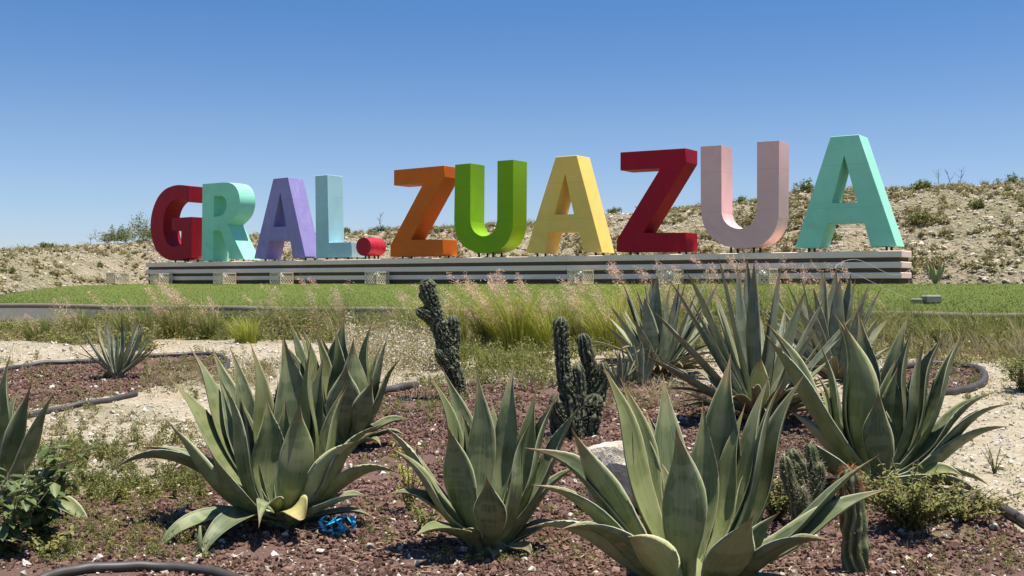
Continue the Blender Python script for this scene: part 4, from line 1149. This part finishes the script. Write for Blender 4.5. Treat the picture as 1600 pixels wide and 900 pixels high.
cactus('monstrose_cactus', 'forked dark knobbly cactus right of the taller upright one', 925, 9.7, [
    ([(918, 690, -.1), (922, 655, -.1), (932, 615, -.1)], [.10, .12, .10]),
    ([(930, 640, .1), (928, 600, .1), (918, 560, .1), (910, 520, .1)], [.09, .10, .085, .08]),
    ([(932, 625, .05), (940, 595, .05), (942, 565, .05)], [.09, .09, .07]),
    ([(905, 695, -.15), (902, 665, -.15), (912, 640, -.15)], [.08, .09, .07])], 'cactus_dark', 220, .02, 3, ribs=9)
cactus('columnar_cactus', 'ribbed cactus post with a crown of orange spines, beside the largest agave', 1335, 5.62, [
    ([(1336, 915, 0), (1336, 850, 0), (1330, 790, 0), (1326, 732, 0)], [.062, .066, .062, .062])], 'cactus_green', 300, .02, 4, 'spine', ribs=8, knob=.25, toponly=True)
cactus('monstrose_cactus', 'short knobbly green cactus clump behind the right leaves of the largest agave', 1250, 6.45, [
    ([(1256, 800, 0), (1250, 760, 0), (1238, 700, 0)], [.07, .075, .055]),
    ([(1262, 790, .03), (1272, 740, .03), (1264, 692, .03)], [.055, .055, .04]),
    ([(1245, 780, -.05), (1232, 745, -.05), (1226, 712, -.05)], [.05, .055, .045]),
    ([(1268, 780, -.04), (1280, 750, -.04), (1280, 722, -.04)], [.045, .05, .04]),
    ([(1255, 790, -.1), (1252, 768, -.1), (1252, 762, -.1)], [.04, .045, .03])], 'cactus_green', 260, .03, 5, ribs=7, knob=.6)

# ------------------------------------------------------------------ boulder, stones, ribbon, block
def rock(name, label, px, py, d, size, mat, seed, sub=4, cat='rock', amp=.35):
    import bmesh
    bm = bmesh.new(); bmesh.ops.create_icosphere(bm, subdivisions=sub, radius=1)
    from mathutils import noise
    for v in bm.verts:
        p = v.co.copy()
        f = 1 + amp * noise.noise(p * 1.1 + Vector((seed, 0, 0))) + amp * .5 * noise.noise(p * 2.7 + Vector((0, seed, 0))) + .05 * noise.noise(p * 9)
        q = p * f
        for ax_ in range(3): q[ax_] = max(-.82, min(.82, q[ax_]))
        v.co = Vector((q.x * size[0], q.y * size[1], q.z * size[2]))
    me = bpy.data.meshes.new(name); bm.to_mesh(me); bm.free()
    me.attributes.new('rnd', 'FLOAT', 'POINT')
    o = link(name, me, mat); o.location = W(px, py, d); tag(o, label, cat)
    return o
rock('boulder', 'rough white limestone boulder behind the largest agave', 972, 742, 7.0, (.27, .22, .25), M['boulder'], 3)
rock('stone', 'orange stone behind the middle agave, right of its tall leaves', 797, 700, 7.35, (.045, .04, .035), M['orange_rock'], 5, 3)
rock('stone', 'orange stone showing between the leaves of the middle agave', 740, 692, 7.4, (.05, .04, .045), M['orange_rock'], 8, 3)
for px, py, s_, lab in [(578, 857, .028, 'small white stone on the red gravel below the blue ribbon'), (1160, 0, 0, ''), (579, 700, .03, ''), (46, 0, 0, '')]:
    if not lab: continue
    xg, yg = ground_at(px, py); rock('stone', lab, px, py - 3, float(yg), (s_, s_, s_ * .7), M['palestone'], 9, 3)
xg, yg = ground_at(924, 576)
lx, ly, lz = lawn_at(1455, 474)
e = thing('concrete_block', 'grey broken block lying on the lawn at right near the coping', 'block', (lx, ly, lz))
mb = MB(); mb.box((0, 0, .08), (.34, .2, .17), (math.cos(.3), math.sin(.3)), .03); mb.box((-.28, .02, .05), (.22, .12, .09), (math.cos(-.4), math.sin(-.4)), .02)
mb.build('block_body', M['greyrock'], e)
mb = MB(); p0 = Vector((lx - .45, ly, lz + .1))
mb.tube(smooth_path([p0, p0 + Vector((-.25, .2, .12)), p0 + Vector((-.8, .6, .45)), p0 + Vector((-1.1, 1.2, .62)), p0 + Vector((-.6, 1.4, .8)), p0 + Vector((.1, 1.2, .48)), p0 + Vector((.6, 1.3, .62))], 8), 0.004, 5)
tag(mb.build('cable', M['white_plastic']), 'thin white cable arching from the grey block towards the plinth end', 'cable')

xg, yg = ground_at(515, 838); xg, yg = float(xg), float(yg); zg = float(gz(xg, yg))
e = thing('blue_ribbon', 'crumpled bright blue plastic ribbon on the red gravel beside the left agave', 'ribbon', (xg, yg, zg))
def ribbon(pts, wd, mbx):
    path = smooth_path(pts, 6); V = []; Fs = []
    for i, p in enumerate(path):
        t = (path[min(i + 1, len(path) - 1)] - path[max(i - 1, 0)]).normalized(); sd = t.cross(Vector((math.sin(i * .5) * .6, .4, 1))).normalized() * wd / 2
        for sgn in (-1, 1): V.append(p + sd * sgn)
    m = len(path)
    for i in range(m - 1): Fs.append((2 * i, 2 * i + 1, 2 * i + 3, 2 * i + 2))
    mbx.add(V, Fs)
r = random.Random(4)
mb = MB(); ribbon([(-.17, -.06, .03), (-.08, -.05, .055), (-.02, -.01, .07), (.05, .03, .12)], .022, mb); mb.build('ribbon_tail', M['blue'], e)
mb = MB()
for i in range(9):
    a = r.uniform(0, 6.28); c = Vector((.05 + r.uniform(-.05, .07), r.uniform(-.04, .04), .05))
    ribbon([c + Vector((r.uniform(-.07, .07), r.uniform(-.06, .06), r.uniform(-.03, .08))) for _ in range(4)], .02, mb)
mb.build('ribbon_knot', M['blue'], e)

# ------------------------------------------------------------------ edging hoses
def hose(label, pxs, r_=0.03, rings=True):
    P = []
    for px, py in pxs:
        x, y = ground_at(px, py); P.append(Vector((float(x), float(y), 0)))
    path = smooth_path(P, 10)
    for p in path: p.z = float(gz(p.x, p.y)) + r_ * 0.75
    o = MB().tube(path, r_, 10).build('edging_hose', M['hose'], None, True)
    tag(o, label, 'hose')
hose('black hose curving round the far side of the left gravel bed behind the small agave', [(-60, 598), (0, 583), (50, 574), (130, 568), (230, 559), (310, 556), (345, 560), (356, 570), (350, 582)], .036)
hose('black hose along the near side of the left gravel bed', [(45, 653), (90, 644), (150, 632), (212, 619)], .032)
hose('short black hose end at the left edge of the picture below the left bed', [(-60, 652), (-20, 648), (10, 647)], .045)
hose('short black hose behind the left agaves pointing at the leaning cactus', [(560, 622), (600, 616), (625, 611), (650, 607)], .05)
hose('dark rounded hose looping round the right gravel bed', [(1380, 584), (1440, 574), (1490, 573), (1525, 579), (1539, 592), (1530, 606), (1495, 616), (1455, 621), (1400, 625)], .045)
hose('black hose at the bottom left corner of the picture', [(60, 915), (95, 902), (150, 894), (215, 891), (280, 894), (340, 902), (380, 915)], .028)
hose('black hose edging the gravel at the lower right edge', [(1490, 780), (1530, 790), (1560, 798), (1590, 815), (1640, 850)], .035)
hose('hose piece in the shade left of the right agave', [(1222, 762), (1245, 768), (1275, 772)], .03)

# ------------------------------------------------------------------ gravel, pebbles
def sample_px(n, x0, x1, y0, y1, r_=rng):
    return r_.uniform(x0, x1, n), r_.uniform(y0, y1, n)
OCT_V = np.array([(1, 0, 0), (-1, 0, 0), (0, 1, 0), (0, -1, 0), (0, 0, 1), (.1, .1, -1)], float)
OCT_F = np.array([(0, 2, 4), (2, 1, 4), (1, 3, 4), (3, 0, 4), (2, 0, 5), (1, 2, 5), (3, 1, 5), (0, 3, 5)])
parts = []
for n, ya, yb, pw, s0_, s1_, far in ((42000, 5.0, 9.5, 1.15, .006, .018, False), (60000, 8.5, 17.0, 1.1, .010, .026, True)):
    yy = ya + (yb - ya) * rng.uniform(0, 1, n) ** pw
    xx = (rng.uniform(-0.52, 0.52, n)) * (yy + 0.6)
    keep = bedmask(xx, yy) & (fbm(xx * 2, yy * 2, 41) > 0.30 + rng.uniform(-.06, .06, n))
    xx, yy = xx[keep], yy[keep]; zz = gz(xx, yy)
    size = rng.uniform(s0_, s1_, len(xx)) * np.where(rng.uniform(0, 1, len(xx)) < .08, 1.6, 1)
    for q in range(3):
        TV, TF = (OCT_V * np.random.default_rng(q).uniform(.7, 1.2, (6, 1)), OCT_F) if far else ico(q + 11, .3)
        sl_ = slice(q, None, 3); m_ = len(size[sl_])
        parts.append(scatter(TV, TF, np.stack([xx, yy, zz + size * .3], 1)[sl_], rotmats(m_), size[sl_][:, None] * rng.uniform(.65, 1.25, (m_, 3)), rng.uniform(0, 1, m_) ** 1.3))
V, Fa, rv = merge(parts)
tag(link('red_gravel', np_mesh('red_gravel', V, Fa, {'rnd': rv}), M['redstone']), 'dark red volcanic gravel filling the planted beds', 'gravel', kind='stuff')
n = 24000
yy = 5.0 + 13.5 * rng.uniform(0, 1, n) ** 1.3; xx = rng.uniform(-0.52, 0.52, n) * (yy + .6)
inb = bedmask(xx, yy)
keep = (~inb) | (rng.uniform(0, 1, n) < .34)
xx, yy = xx[keep], yy[keep]; zz = gz(xx, yy)
size = np.minimum(0.006 * (1 - rng.uniform(0, 1, len(xx))) ** -.42, .024) * (1 + .03 * (yy - 5))
TV, TF = ico(31, .3)
V, Fa, rv = scatter(TV, TF, np.stack([xx, yy, zz + size * .3], 1), rotmats(len(xx)), size[:, None] * rng.uniform(.6, 1.3, (len(xx), 3)))
tag(link('pale_pebbles', np_mesh('pale_pebbles', V, Fa, {'rnd': rv}), M['palestone']), 'pale limestone chips scattered over path and beds', 'pebbles', kind='stuff')

# ------------------------------------------------------------------ weeds
def patch(n, x0, x1, y0, y1, dens=0.0, seed=50):
    px, py = sample_px(n, x0, x1, y0, y1)
    x, y = ground_at(px, py)
    k = fbm(x * .9, y * .9, seed, 3) > dens
    x, y = x[k], y[k]
    lim = kerb_d(x / y) - 0.1; ok = y < lim
    return x[ok], y[ok], gz(x, y)[ok] if ok.all() else gz(x[ok], y[ok])
def belt(n, x0, x1, o0, o1):
    k = (rng.uniform(x0, x1, n) - 800) / F; d = kerb_d(k) - rng.uniform(o0, o1, n)
    return k * d, d, gz(k * d, d)
W1, W2, W3, W4, FY, FW = [], [], [], [], [], []
def add_leafy(lst, n, box, r, h, nl, size, dens=0.0, seed=50, narrow=.7):
    x, y, z = patch(n, *box, dens, seed)
    if len(x): lst.append(leaf_cloud(x, y, z - .01, rng.uniform(r[0], r[1], len(x)), rng.uniform(h[0], h[1], len(x)), nl, size, narrow=narrow, droop=2.2))
def add_grass(lst, n, box, h, nb, wid, dens=0.0, seed=50, lean=(0, 0), spread=.12, curl=.6):
    x, y, z = patch(n, *box, dens, seed)
    if len(x):
        b, _, _ = blades(x, y, z - .02, spread, rng.uniform(h[0], h[1], len(x)), nb, wid, lean, seg=3, curl=curl); lst.append(b)
# dense belt against the wall
def bl(lst, n, box, r, h, nl, size):
    x, y, z = belt(n, *box); lst.append(leaf_cloud(x, y, z - .02, rng.uniform(*r, n), rng.uniform(*h, n), nl, size, narrow=.7, droop=2.2))
def bg_(lst, n, box, h, nb, wid, curl=.6, spread=.25):
    x, y, z = belt(n, *box); b, _, _ = blades(x, y, z - .02, spread, rng.uniform(*h, n), nb, wid, (-.1, 0), seg=3, curl=curl); lst.append(b)
bl(W1, 170, (150, 520, .2, 4.0), (.3, .55), (.3, .62), 240, .055)
bl(W2, 130, (150, 520, .2, 4.2), (.3, .5), (.25, .6), 200, .055)
bl(W1, 110, (-150, 230, 1.2, 8.5), (.3, .6), (.15, .34), 260, .06)
bl(W2, 110, (-150, 230, 1.0, 8.5), (.3, .6), (.15, .36), 200, .06)
bl(W1, 190, (560, 1060, .2, 2.8), (.25, .5), (.25, .6), 220, .052)
bl(W2, 120, (520, 1060, .2, 3.2), (.25, .5), (.2, .5), 180, .052)
bl(W1, 190, (1060, 1700, .2, 2.6), (.2, .5), (.15, .65), 220, .060)
bl(W2, 120, (1060, 1700, .2, 2.8), (.25, .5), (.15, .4), 160, .050)
bg_(W3, 110, (-100, 520, .15, 4.0), (.25, .7), 22, .011)
bg_(W3, 260, (520, 1700, .15, 3.8), (.25, .8), 24, .011)
bg_(W4, 130, (100, 520, .15, 2.4), (.4, .85), 30, .016)
bg_(W4, 260, (520, 1100, .15, 3.2), (.35, .95), 30, .016)
bg_(W4, 220, (1100, 1700, .15, 2.4), (.3, .95), 28, .015)
bl(W1, 110, (1040, 1700, 2.0, 4.4), (.15, .35), (.08, .28), 130, .045)
bl(W2, 110, (1040, 1700, 2.0, 4.6), (.15, .35), (.06, .25), 110, .04)
add_leafy(W2, 120, (540, 690, 536, 588), (.18, .34), (.25, .6), 140, .030, 0, 53)
add_leafy(FW, 120, (540, 690, 536, 588), (.18, .34), (.38, .66), 50, .034, 0, 53)
add_leafy(W1, 90, (670, 1010, 545, 580), (.15, .35), (.12, .34), 150, .045, .45, 54)
add_grass(W4, 110, (650, 1020, 545, 580), (.2, .55), 24, .012, .45, 55, (-.08, 0), .3)
add_leafy(W1, 120, (620, 980, 566, 604), (.1, .25), (.1, .30), 110, .036, .46, 58)
add_grass(W2, 150, (600, 980, 560, 606), (.1, .3), 16, .008, .45, 58)
add_leafy(W2, 110, (230, 440, 566, 620), (.1, .22), (.08, .22), 100, .024, .38, 59)
add_leafy(W2, 130, (380, 560, 575, 650), (.1, .22), (.08, .25), 90, .024, .38, 74)
add_leafy(W1, 140, (1080, 1700, 535, 580), (.15, .3), (.08, .25), 90, .030, .42, 75)
# low creeping weeds on the near ground
add_leafy(W1, 210, (40, 320, 690, 790), (.04, .14), (.06, .2), 130, .024, .35, 60)
add_leafy(W2, 230, (20, 340, 625, 740), (.05, .16), (.04, .15), 80, .022, .38, 61)
add_leafy(W1, 260, (60, 330, 760, 880), (.04, .12), (.03, .12), 70, .015, .42, 62)
add_leafy(W2, 200, (560, 960, 605, 700), (.03, .12), (.03, .12), 50, .015, .46, 63)
add_leafy(W1, 260, (560, 960, 700, 880), (.03, .10), (.03, .09), 60, .014, .42, 64)
add_leafy(W2, 150, (0, 640, 760, 890), (.03, .10), (.03, .09), 50, .013, .42, 81)
add_leafy(W1, 120, (1080, 1600, 640, 900), (.03, .12), (.03, .12), 60, .015, .45, 82)
add_leafy(W2, 120, (900, 1600, 590, 780), (.04, .12), (.03, .12), 50, .018, .48, 83)
add_leafy(W1, 60, (1380, 1700, 545, 640), (.06, .2), (.05, .2), 80, .026, .45, 84)
add_leafy(W2, 170, (-60, 560, 548, 620), (.05, .18), (.04, .18), 80, .026, .44, 85)
add_leafy(W1, 130, (-60, 600, 556, 660), (.05, .16), (.05, .18), 80, .026, .46, 86)
add_leafy(W1, 150, (560, 1100, 585, 660), (.04, .14), (.04, .18), 80, .022, .44, 87)
add_grass(W3, 160, (560, 1000, 560, 640), (.12, .35), 16, .006, .42, 88, spread=.12)
add_grass(W3, 120, (0, 560, 545, 640), (.1, .3), 16, .006, .42, 89, spread=.12)
bl(W1, 60, (200, 560, 3.4, 5.5), (.15, .4), (.1, .3), 140, .045)
bl(W2, 60, (450, 760, 2.4, 5.0), (.2, .4), (.12, .35), 140, .045)
add_leafy(W1, 110, (1400, 1600, 770, 900), (.03, .10), (.03, .10), 50, .012, .5, 65)
add_leafy(W2, 90, (1420, 1640, 555, 620), (.06, .16), (.05, .14), 60, .018, .52, 66)
add_leafy(W2, 60, (0, 220, 580, 640), (.05, .14), (.04, .12), 50, .018, .5, 67)
add_grass(W3, 300, (40, 620, 600, 900), (.04, .14), 10, .003, .48, 68, spread=.08)
add_grass(W3, 140, (940, 1080, 560, 640), (.1, .3), 16, .006, .3, 69, spread=.15, curl=1.2)
add_grass(W3, 260, (-100, 1700, 520, 600), (.1, .35), 10, .005, .45, 70, spread=.15)
add_grass(W3, 160, (1100, 1600, 600, 900), (.04, .12), 10, .003, .5, 71, spread=.08)
add_leafy(FY, 46, (50, 150, 640, 700), (.05, .12), (.06, .12), 2, .015, .3, 72)
for bx in ((640, 960, 540, 604), (1330, 1600, 515, 568), (100, 300, 520, 560)):
    add_leafy(FY, 90, bx, (.05, .25), (.16, .36), 3, .036, .3, 73)
n = 5200
yy = 5.1 + 9 * rng.uniform(0, 1, n) ** 1.3; xx = rng.uniform(-.52, .52, n) * (yy + .5); kq = bedmask(xx, yy) & (fbm(xx * 1.3, yy * 1.3, 88) > .42); xx, yy = xx[kq], yy[kq]
V, Fa, rv = scatter(np.array([(-.06, 0, 0), (.06, 0, 0), (.05, 1, .03), (-.05, 1, .03)]), QUAD_F, np.stack([xx, yy, gz(xx, yy) + .018], 1), rotmats(len(xx), .25), rng.uniform(.02, .07, len(xx)) )
stuff_obj('plant_litter', (V, Fa, rv), M['weed_dry'], 'dry straw and leaf litter lying on the red gravel', 'litter')
stuff_obj('low_weeds', W1, M['weed'], 'green low weeds and leafy ground cover along the wall and path', 'weeds')
stuff_obj('olive_weeds', W2, M['weed_olive'], 'olive and greyish dry weeds spreading over the pale ground', 'weeds')
stuff_obj('dry_grass', W3, M['weed_dry'], 'thin straw coloured grass tufts on the garden ground', 'grass')
stuff_obj('wild_grass', W4, M['grass_g'], 'wild green grass growing thickly below the retaining wall', 'grass')
stuff_obj('yellow_flowers', FY, M['flower_y'], 'tiny yellow flowers dotted among the weeds', 'flowers')
stuff_obj('white_flowers', FW, M['flower_w'], 'whitish dry flower heads on brush left of the leaning cactus', 'flowers')

# turf fringe: short blades standing on the lawn
n = 42000
k = rng.uniform(-.85, .85, n); t = rng.uniform(0, 1, n) ** 1.3
x, y, z = lawn_point(k, t)
b, _, _ = blades(x, y, z - .005, .02, np.full(n, .05), 2, .010, seg=1, curl=.8)
stuff_obj('turf', [b], M['turfblade'], 'short bright green artificial turf covering the lawn', 'grass')

# ------------------------------------------------------------------ tall pink-plumed grass clumps
def plume_parts(tips, dirs, L, n, size):
    m = len(tips); t = rng.uniform(0, 1, (m, n))
    D_ = dirs / np.linalg.norm(dirs, axis=1, keepdims=True)
    P = tips[:, None, :] - D_[:, None, :] * (t * L)[..., None] + rng.normal(0, 1, (m, n, 3)) * (0.018 * (1 + 1.2 * np.sin(math.pi * t)))[..., None]
    s = size * rng.uniform(.5, 1.4, m * n)
    return scatter(QUAD_V, QUAD_F, P.reshape(-1, 3), rotmats(m * n, 3.1), np.stack([s * .45, s * 1.2, s], 1))
def grass_clump(px, py, h, nb, npl, label, mat='grass', spread=.35, lean=(-.22, 0), plh=1.0, wid=.015, d=None):
    if d is None: x, y = ground_at(px, py)
    else: x, y = (px - 800) / F * d, d
    x, y = float(x), float(y); dd = min(y, float(kerb_d(x / y)) - .35); x, y = x / y * dd, dd; z = float(gz(x, y))
    e = thing('grass_clump', label, 'grass clump', (x, y, z))
    b, _, _ = blades([0.], [0.], [-.03], spread, [h * .8], nb, wid, lean, seg=5, curl=.55)
    V, Fa, rv = b
    tag(link('blades', np_mesh('blades', V, Fa, {'rnd': rv}), M[mat], e), kind='stuff')
    if npl:
        b, tips, dirs = blades([0.], [0.], [-.03], spread * .8, [h * plh], npl, .009, (lean[0] * 1.5, lean[1]), seg=5, curl=.35)
        V, Fa, rv = b
        tag(link('stalks', np_mesh('stalks', V, Fa, {'rnd': rv}), M['weed_olive'], e), kind='stuff')
        V, Fa, rv = plume_parts(tips, dirs, .26, 80, .034)
        tag(link('seed_heads', np_mesh('seed_heads', V, Fa, {'rnd': rv}), M['plume'], e), kind='stuff')
CL = [(800, 548, 1.15, 620, 46, 'dense yellow green grass clump with pink plumes right of the leaning cactus', 'grass', .55),
      (765, 545, 1.0, 300, 30, 'grass clump with leaning pink plumes just right of the leaning cactus', 'grass_g', .4),
      (955, 545, 1.05, 420, 22, 'bright yellow green grass clump left of the blue agaves', 'grass', .55),
      (905, 540, .9, 260, 26, 'greener plumed grass clump behind the upright cactus', 'grass_g', .45),
      (385, 536, .55, 260, 0, 'small vivid yellow green grass tuft below the wall', 'grass', .35),
      (210, 530, .85, 240, 10, 'loose green grass clump left of the pink plumed one', 'grass_g', .6),
      (480, 528, .95, 260, 12, 'loose green grass clump left of the sparse plumed one', 'grass_g', .6),
      (700, 540, .95, 380, 14, 'yellow green grass clump touching the leaning cactus', 'grass', .6),
      (860, 545, 1.0, 420, 20, 'yellow green grass clump left of the upright cactus', 'grass', .6),
      (275, 528, .95, 220, 34, 'pink plumed grass clump leaning left below the red G', 'grass_g', .4),
      (330, 530, .85, 180, 18, 'thin grass clump with a few plumes below the mint R', 'grass_g', .4),
      (120, 530, .75, 200, 12, 'green grass clump against the wall at far left', 'grass_g', .4),
      (60, 532, .6, 200, 4, 'grassy tuft near the left edge below the grey wall', 'grass_g', .4),
      (535, 525, 1.1, 160, 26, 'sparse plumed grass reaching up before the pale blue L', 'grass_g', .35),
      (440, 528, .9, 160, 10, 'green grass in front of the bare wall patch at left centre', 'grass_g', .4),
      (640, 530, .85, 200, 10, 'grass clump behind the leaning cactus', 'grass_g', .4),
      (1010, 535, 1.2, 300, 30, 'tall plumed grass clump behind the back left blue agave', 'grass', .5),
      (1095, 535, 1.3, 260, 40, 'pink plumed grass rising behind the tallest blue agave', 'grass_g', .5),
      (1170, 530, 1.35, 240, 36, 'pink plumed grass seen above the sword leaves at right', 'grass_g', .5),
      (1245, 530, 1.3, 220, 32, 'pink plumed grass between the two rear blue agaves', 'grass_g', .5),
      (1330, 530, 1.25, 220, 24, 'plumed grass clump behind the back right blue agave', 'grass_g', .5),
      (1400, 528, 1.0, 220, 6, 'tall green grass right of the blue agaves, few plumes', 'grass_g', .5),
      (1500, 530, .6, 200, 0, 'low green grass clump at the wall foot at right', 'grass_g', .5),
      (1570, 530, .6, 220, 0, 'low grass clump at the wall foot near the right edge', 'grass_g', .5)]
for c in CL:
    grass_clump(c[0], c[1], c[2] * (1.38 if c[0] > 1000 and c[4] > 10 else 1.32), int(c[3] * 1.25), int(c[4] * .7 + .5), c[5], c[6], c[7])

# ------------------------------------------------------------------ leafy plants in front
def leafy_plant(name, label, cat, px, py, stems, leafL, leafW, mat, h, spread, seed, nleaf=14, d=None, pinn=False):
    if d is None: x, y = ground_at(px, py)
    else: x, y = (px - 800) / F * d, d
    x, y = float(x), float(y); z = float(gz(x, y)); r = random.Random(seed)
    e = thing(name, label, cat, (x, y, z))
    mb = MB(); P = []; D_ = []
    for i in range(stems):
        a = r.uniform(0, 6.28); q = spread * r.uniform(.3, 1.0); hh = h * r.uniform(.5, 1.0)
        path = smooth_path([(0, 0, -.02), (q * .35 * math.cos(a), q * .35 * math.sin(a), hh * .45), (q * math.cos(a), q * math.sin(a), hh)], 6)
        mb.tube(path, [0.006 - .0045 * j / (len(path) - 1) for j in range(len(path))], 5)
        for j in range(nleaf):
            t = r.uniform(.2, 1.0); p = path[min(len(path) - 1, int(t * (len(path) - 1)))]
            P.append(tuple(p)); D_.append(r.uniform(0, 6.28))
    mb.build('stems', M['twig'] if not pinn else M['weed'], e)
    P = np.array(P); n = len(P)
    # leaf: 6-vertex folded blade
    TV = np.array([(0, 0, 0), (.5, .35, .08), (.38, .75, .05), (0, 1, -.08), (-.38, .75, .05), (-.5, .35, .08), (0, .45, -.02)], float)
    TF = np.array([(0, 1, 6), (1, 2, 6), (2, 3, 6), (3, 4, 6), (4, 5, 6), (5, 0, 6)])
    az = np.array(D_); ti = rng.uniform(-.9, .5, n)
    Mx = np.zeros((n, 3, 3)); ca, sa, ct, st_ = np.cos(az), np.sin(az), np.cos(ti), np.sin(ti)
    Mx[:, 0] = np.stack([ca, -sa * ct, sa * st_], 1); Mx[:, 1] = np.stack([sa, ca * ct, -ca * st_], 1); Mx[:, 2] = np.stack([0 * ca, st_, ct], 1)
    s = rng.uniform(.6, 1.2, n)
    V, Fa, rv = scatter(TV, TF, P, Mx, np.stack([s * leafW, s * leafL, s * leafL], 1))
    link('leaves', np_mesh('leaves', V, Fa, {'rnd': rv}, True), M[mat], e)
    return e
leafy_plant('broadleaf_weed', 'dark broad leaved weed in front of the left edge agave', 'weed', 52, 850, 16, .105, .058, 'broadleaf', .66, .30, 3, 13)
leafy_plant('broadleaf_weed', 'second broad leaved weed at the left edge, lower than the first', 'weed', 12, 870, 14, .095, .05, 'broadleaf', .45, .28, 4, 14)
leafy_plant('broadleaf_weed', 'low leafy weed at the lower left below the broad leaved one', 'weed', 75, 870, 12, .04, .022, 'weed', .16, .25, 5, 16)
leafy_plant('leafy_shrub', 'bright green leafy shrub cut by the right edge beside the path', 'shrub', 1600, 612, 26, .06, .03, 'hillbush', .5, .34, 6, 22)
leafy_plant('thorny_shrub', 'small leaved thorny shrub spreading below the large right agave', 'shrub', 1425, 832, 70, .034, .017, 'weed', .42, .42, 7, 60)
leafy_plant('thorny_shrub', 'small leaved shrub sprawling over the gravel right of the thorny one', 'shrub', 1500, 812, 40, .032, .016, 'weed', .2, .45, 8, 50)
leafy_plant('thorny_shrub', 'dark small leaved shrub between the largest agave and knobbly green cactus', 'shrub', 1215, 815, 34, .030, .015, 'weed', .3, .24, 9, 44)
leafy_plant('seedling', 'slender upright weed on the pale path left of the hose at right', 'weed', 1555, 740, 6, .022, .012, 'weed', .3, .14, 10, 24)
leafy_plant('seedling', 'slender feathery seedling between the left and middle agaves', 'seedling', 640, 800, 9, .05, .012, 'grass', .52, .16, 11, 22)
leafy_plant('seedling', 'small weed with narrow leaves left of the middle agave base', 'seedling', 668, 830, 10, .05, .014, 'weed', .22, .16, 12, 14)
leafy_plant('seedling', 'small dark seedling between the cactus and the right agave', 'seedling', 1235, 700, 4, .022, .013, 'weed', .4, .06, 14, 18, d=6.9)
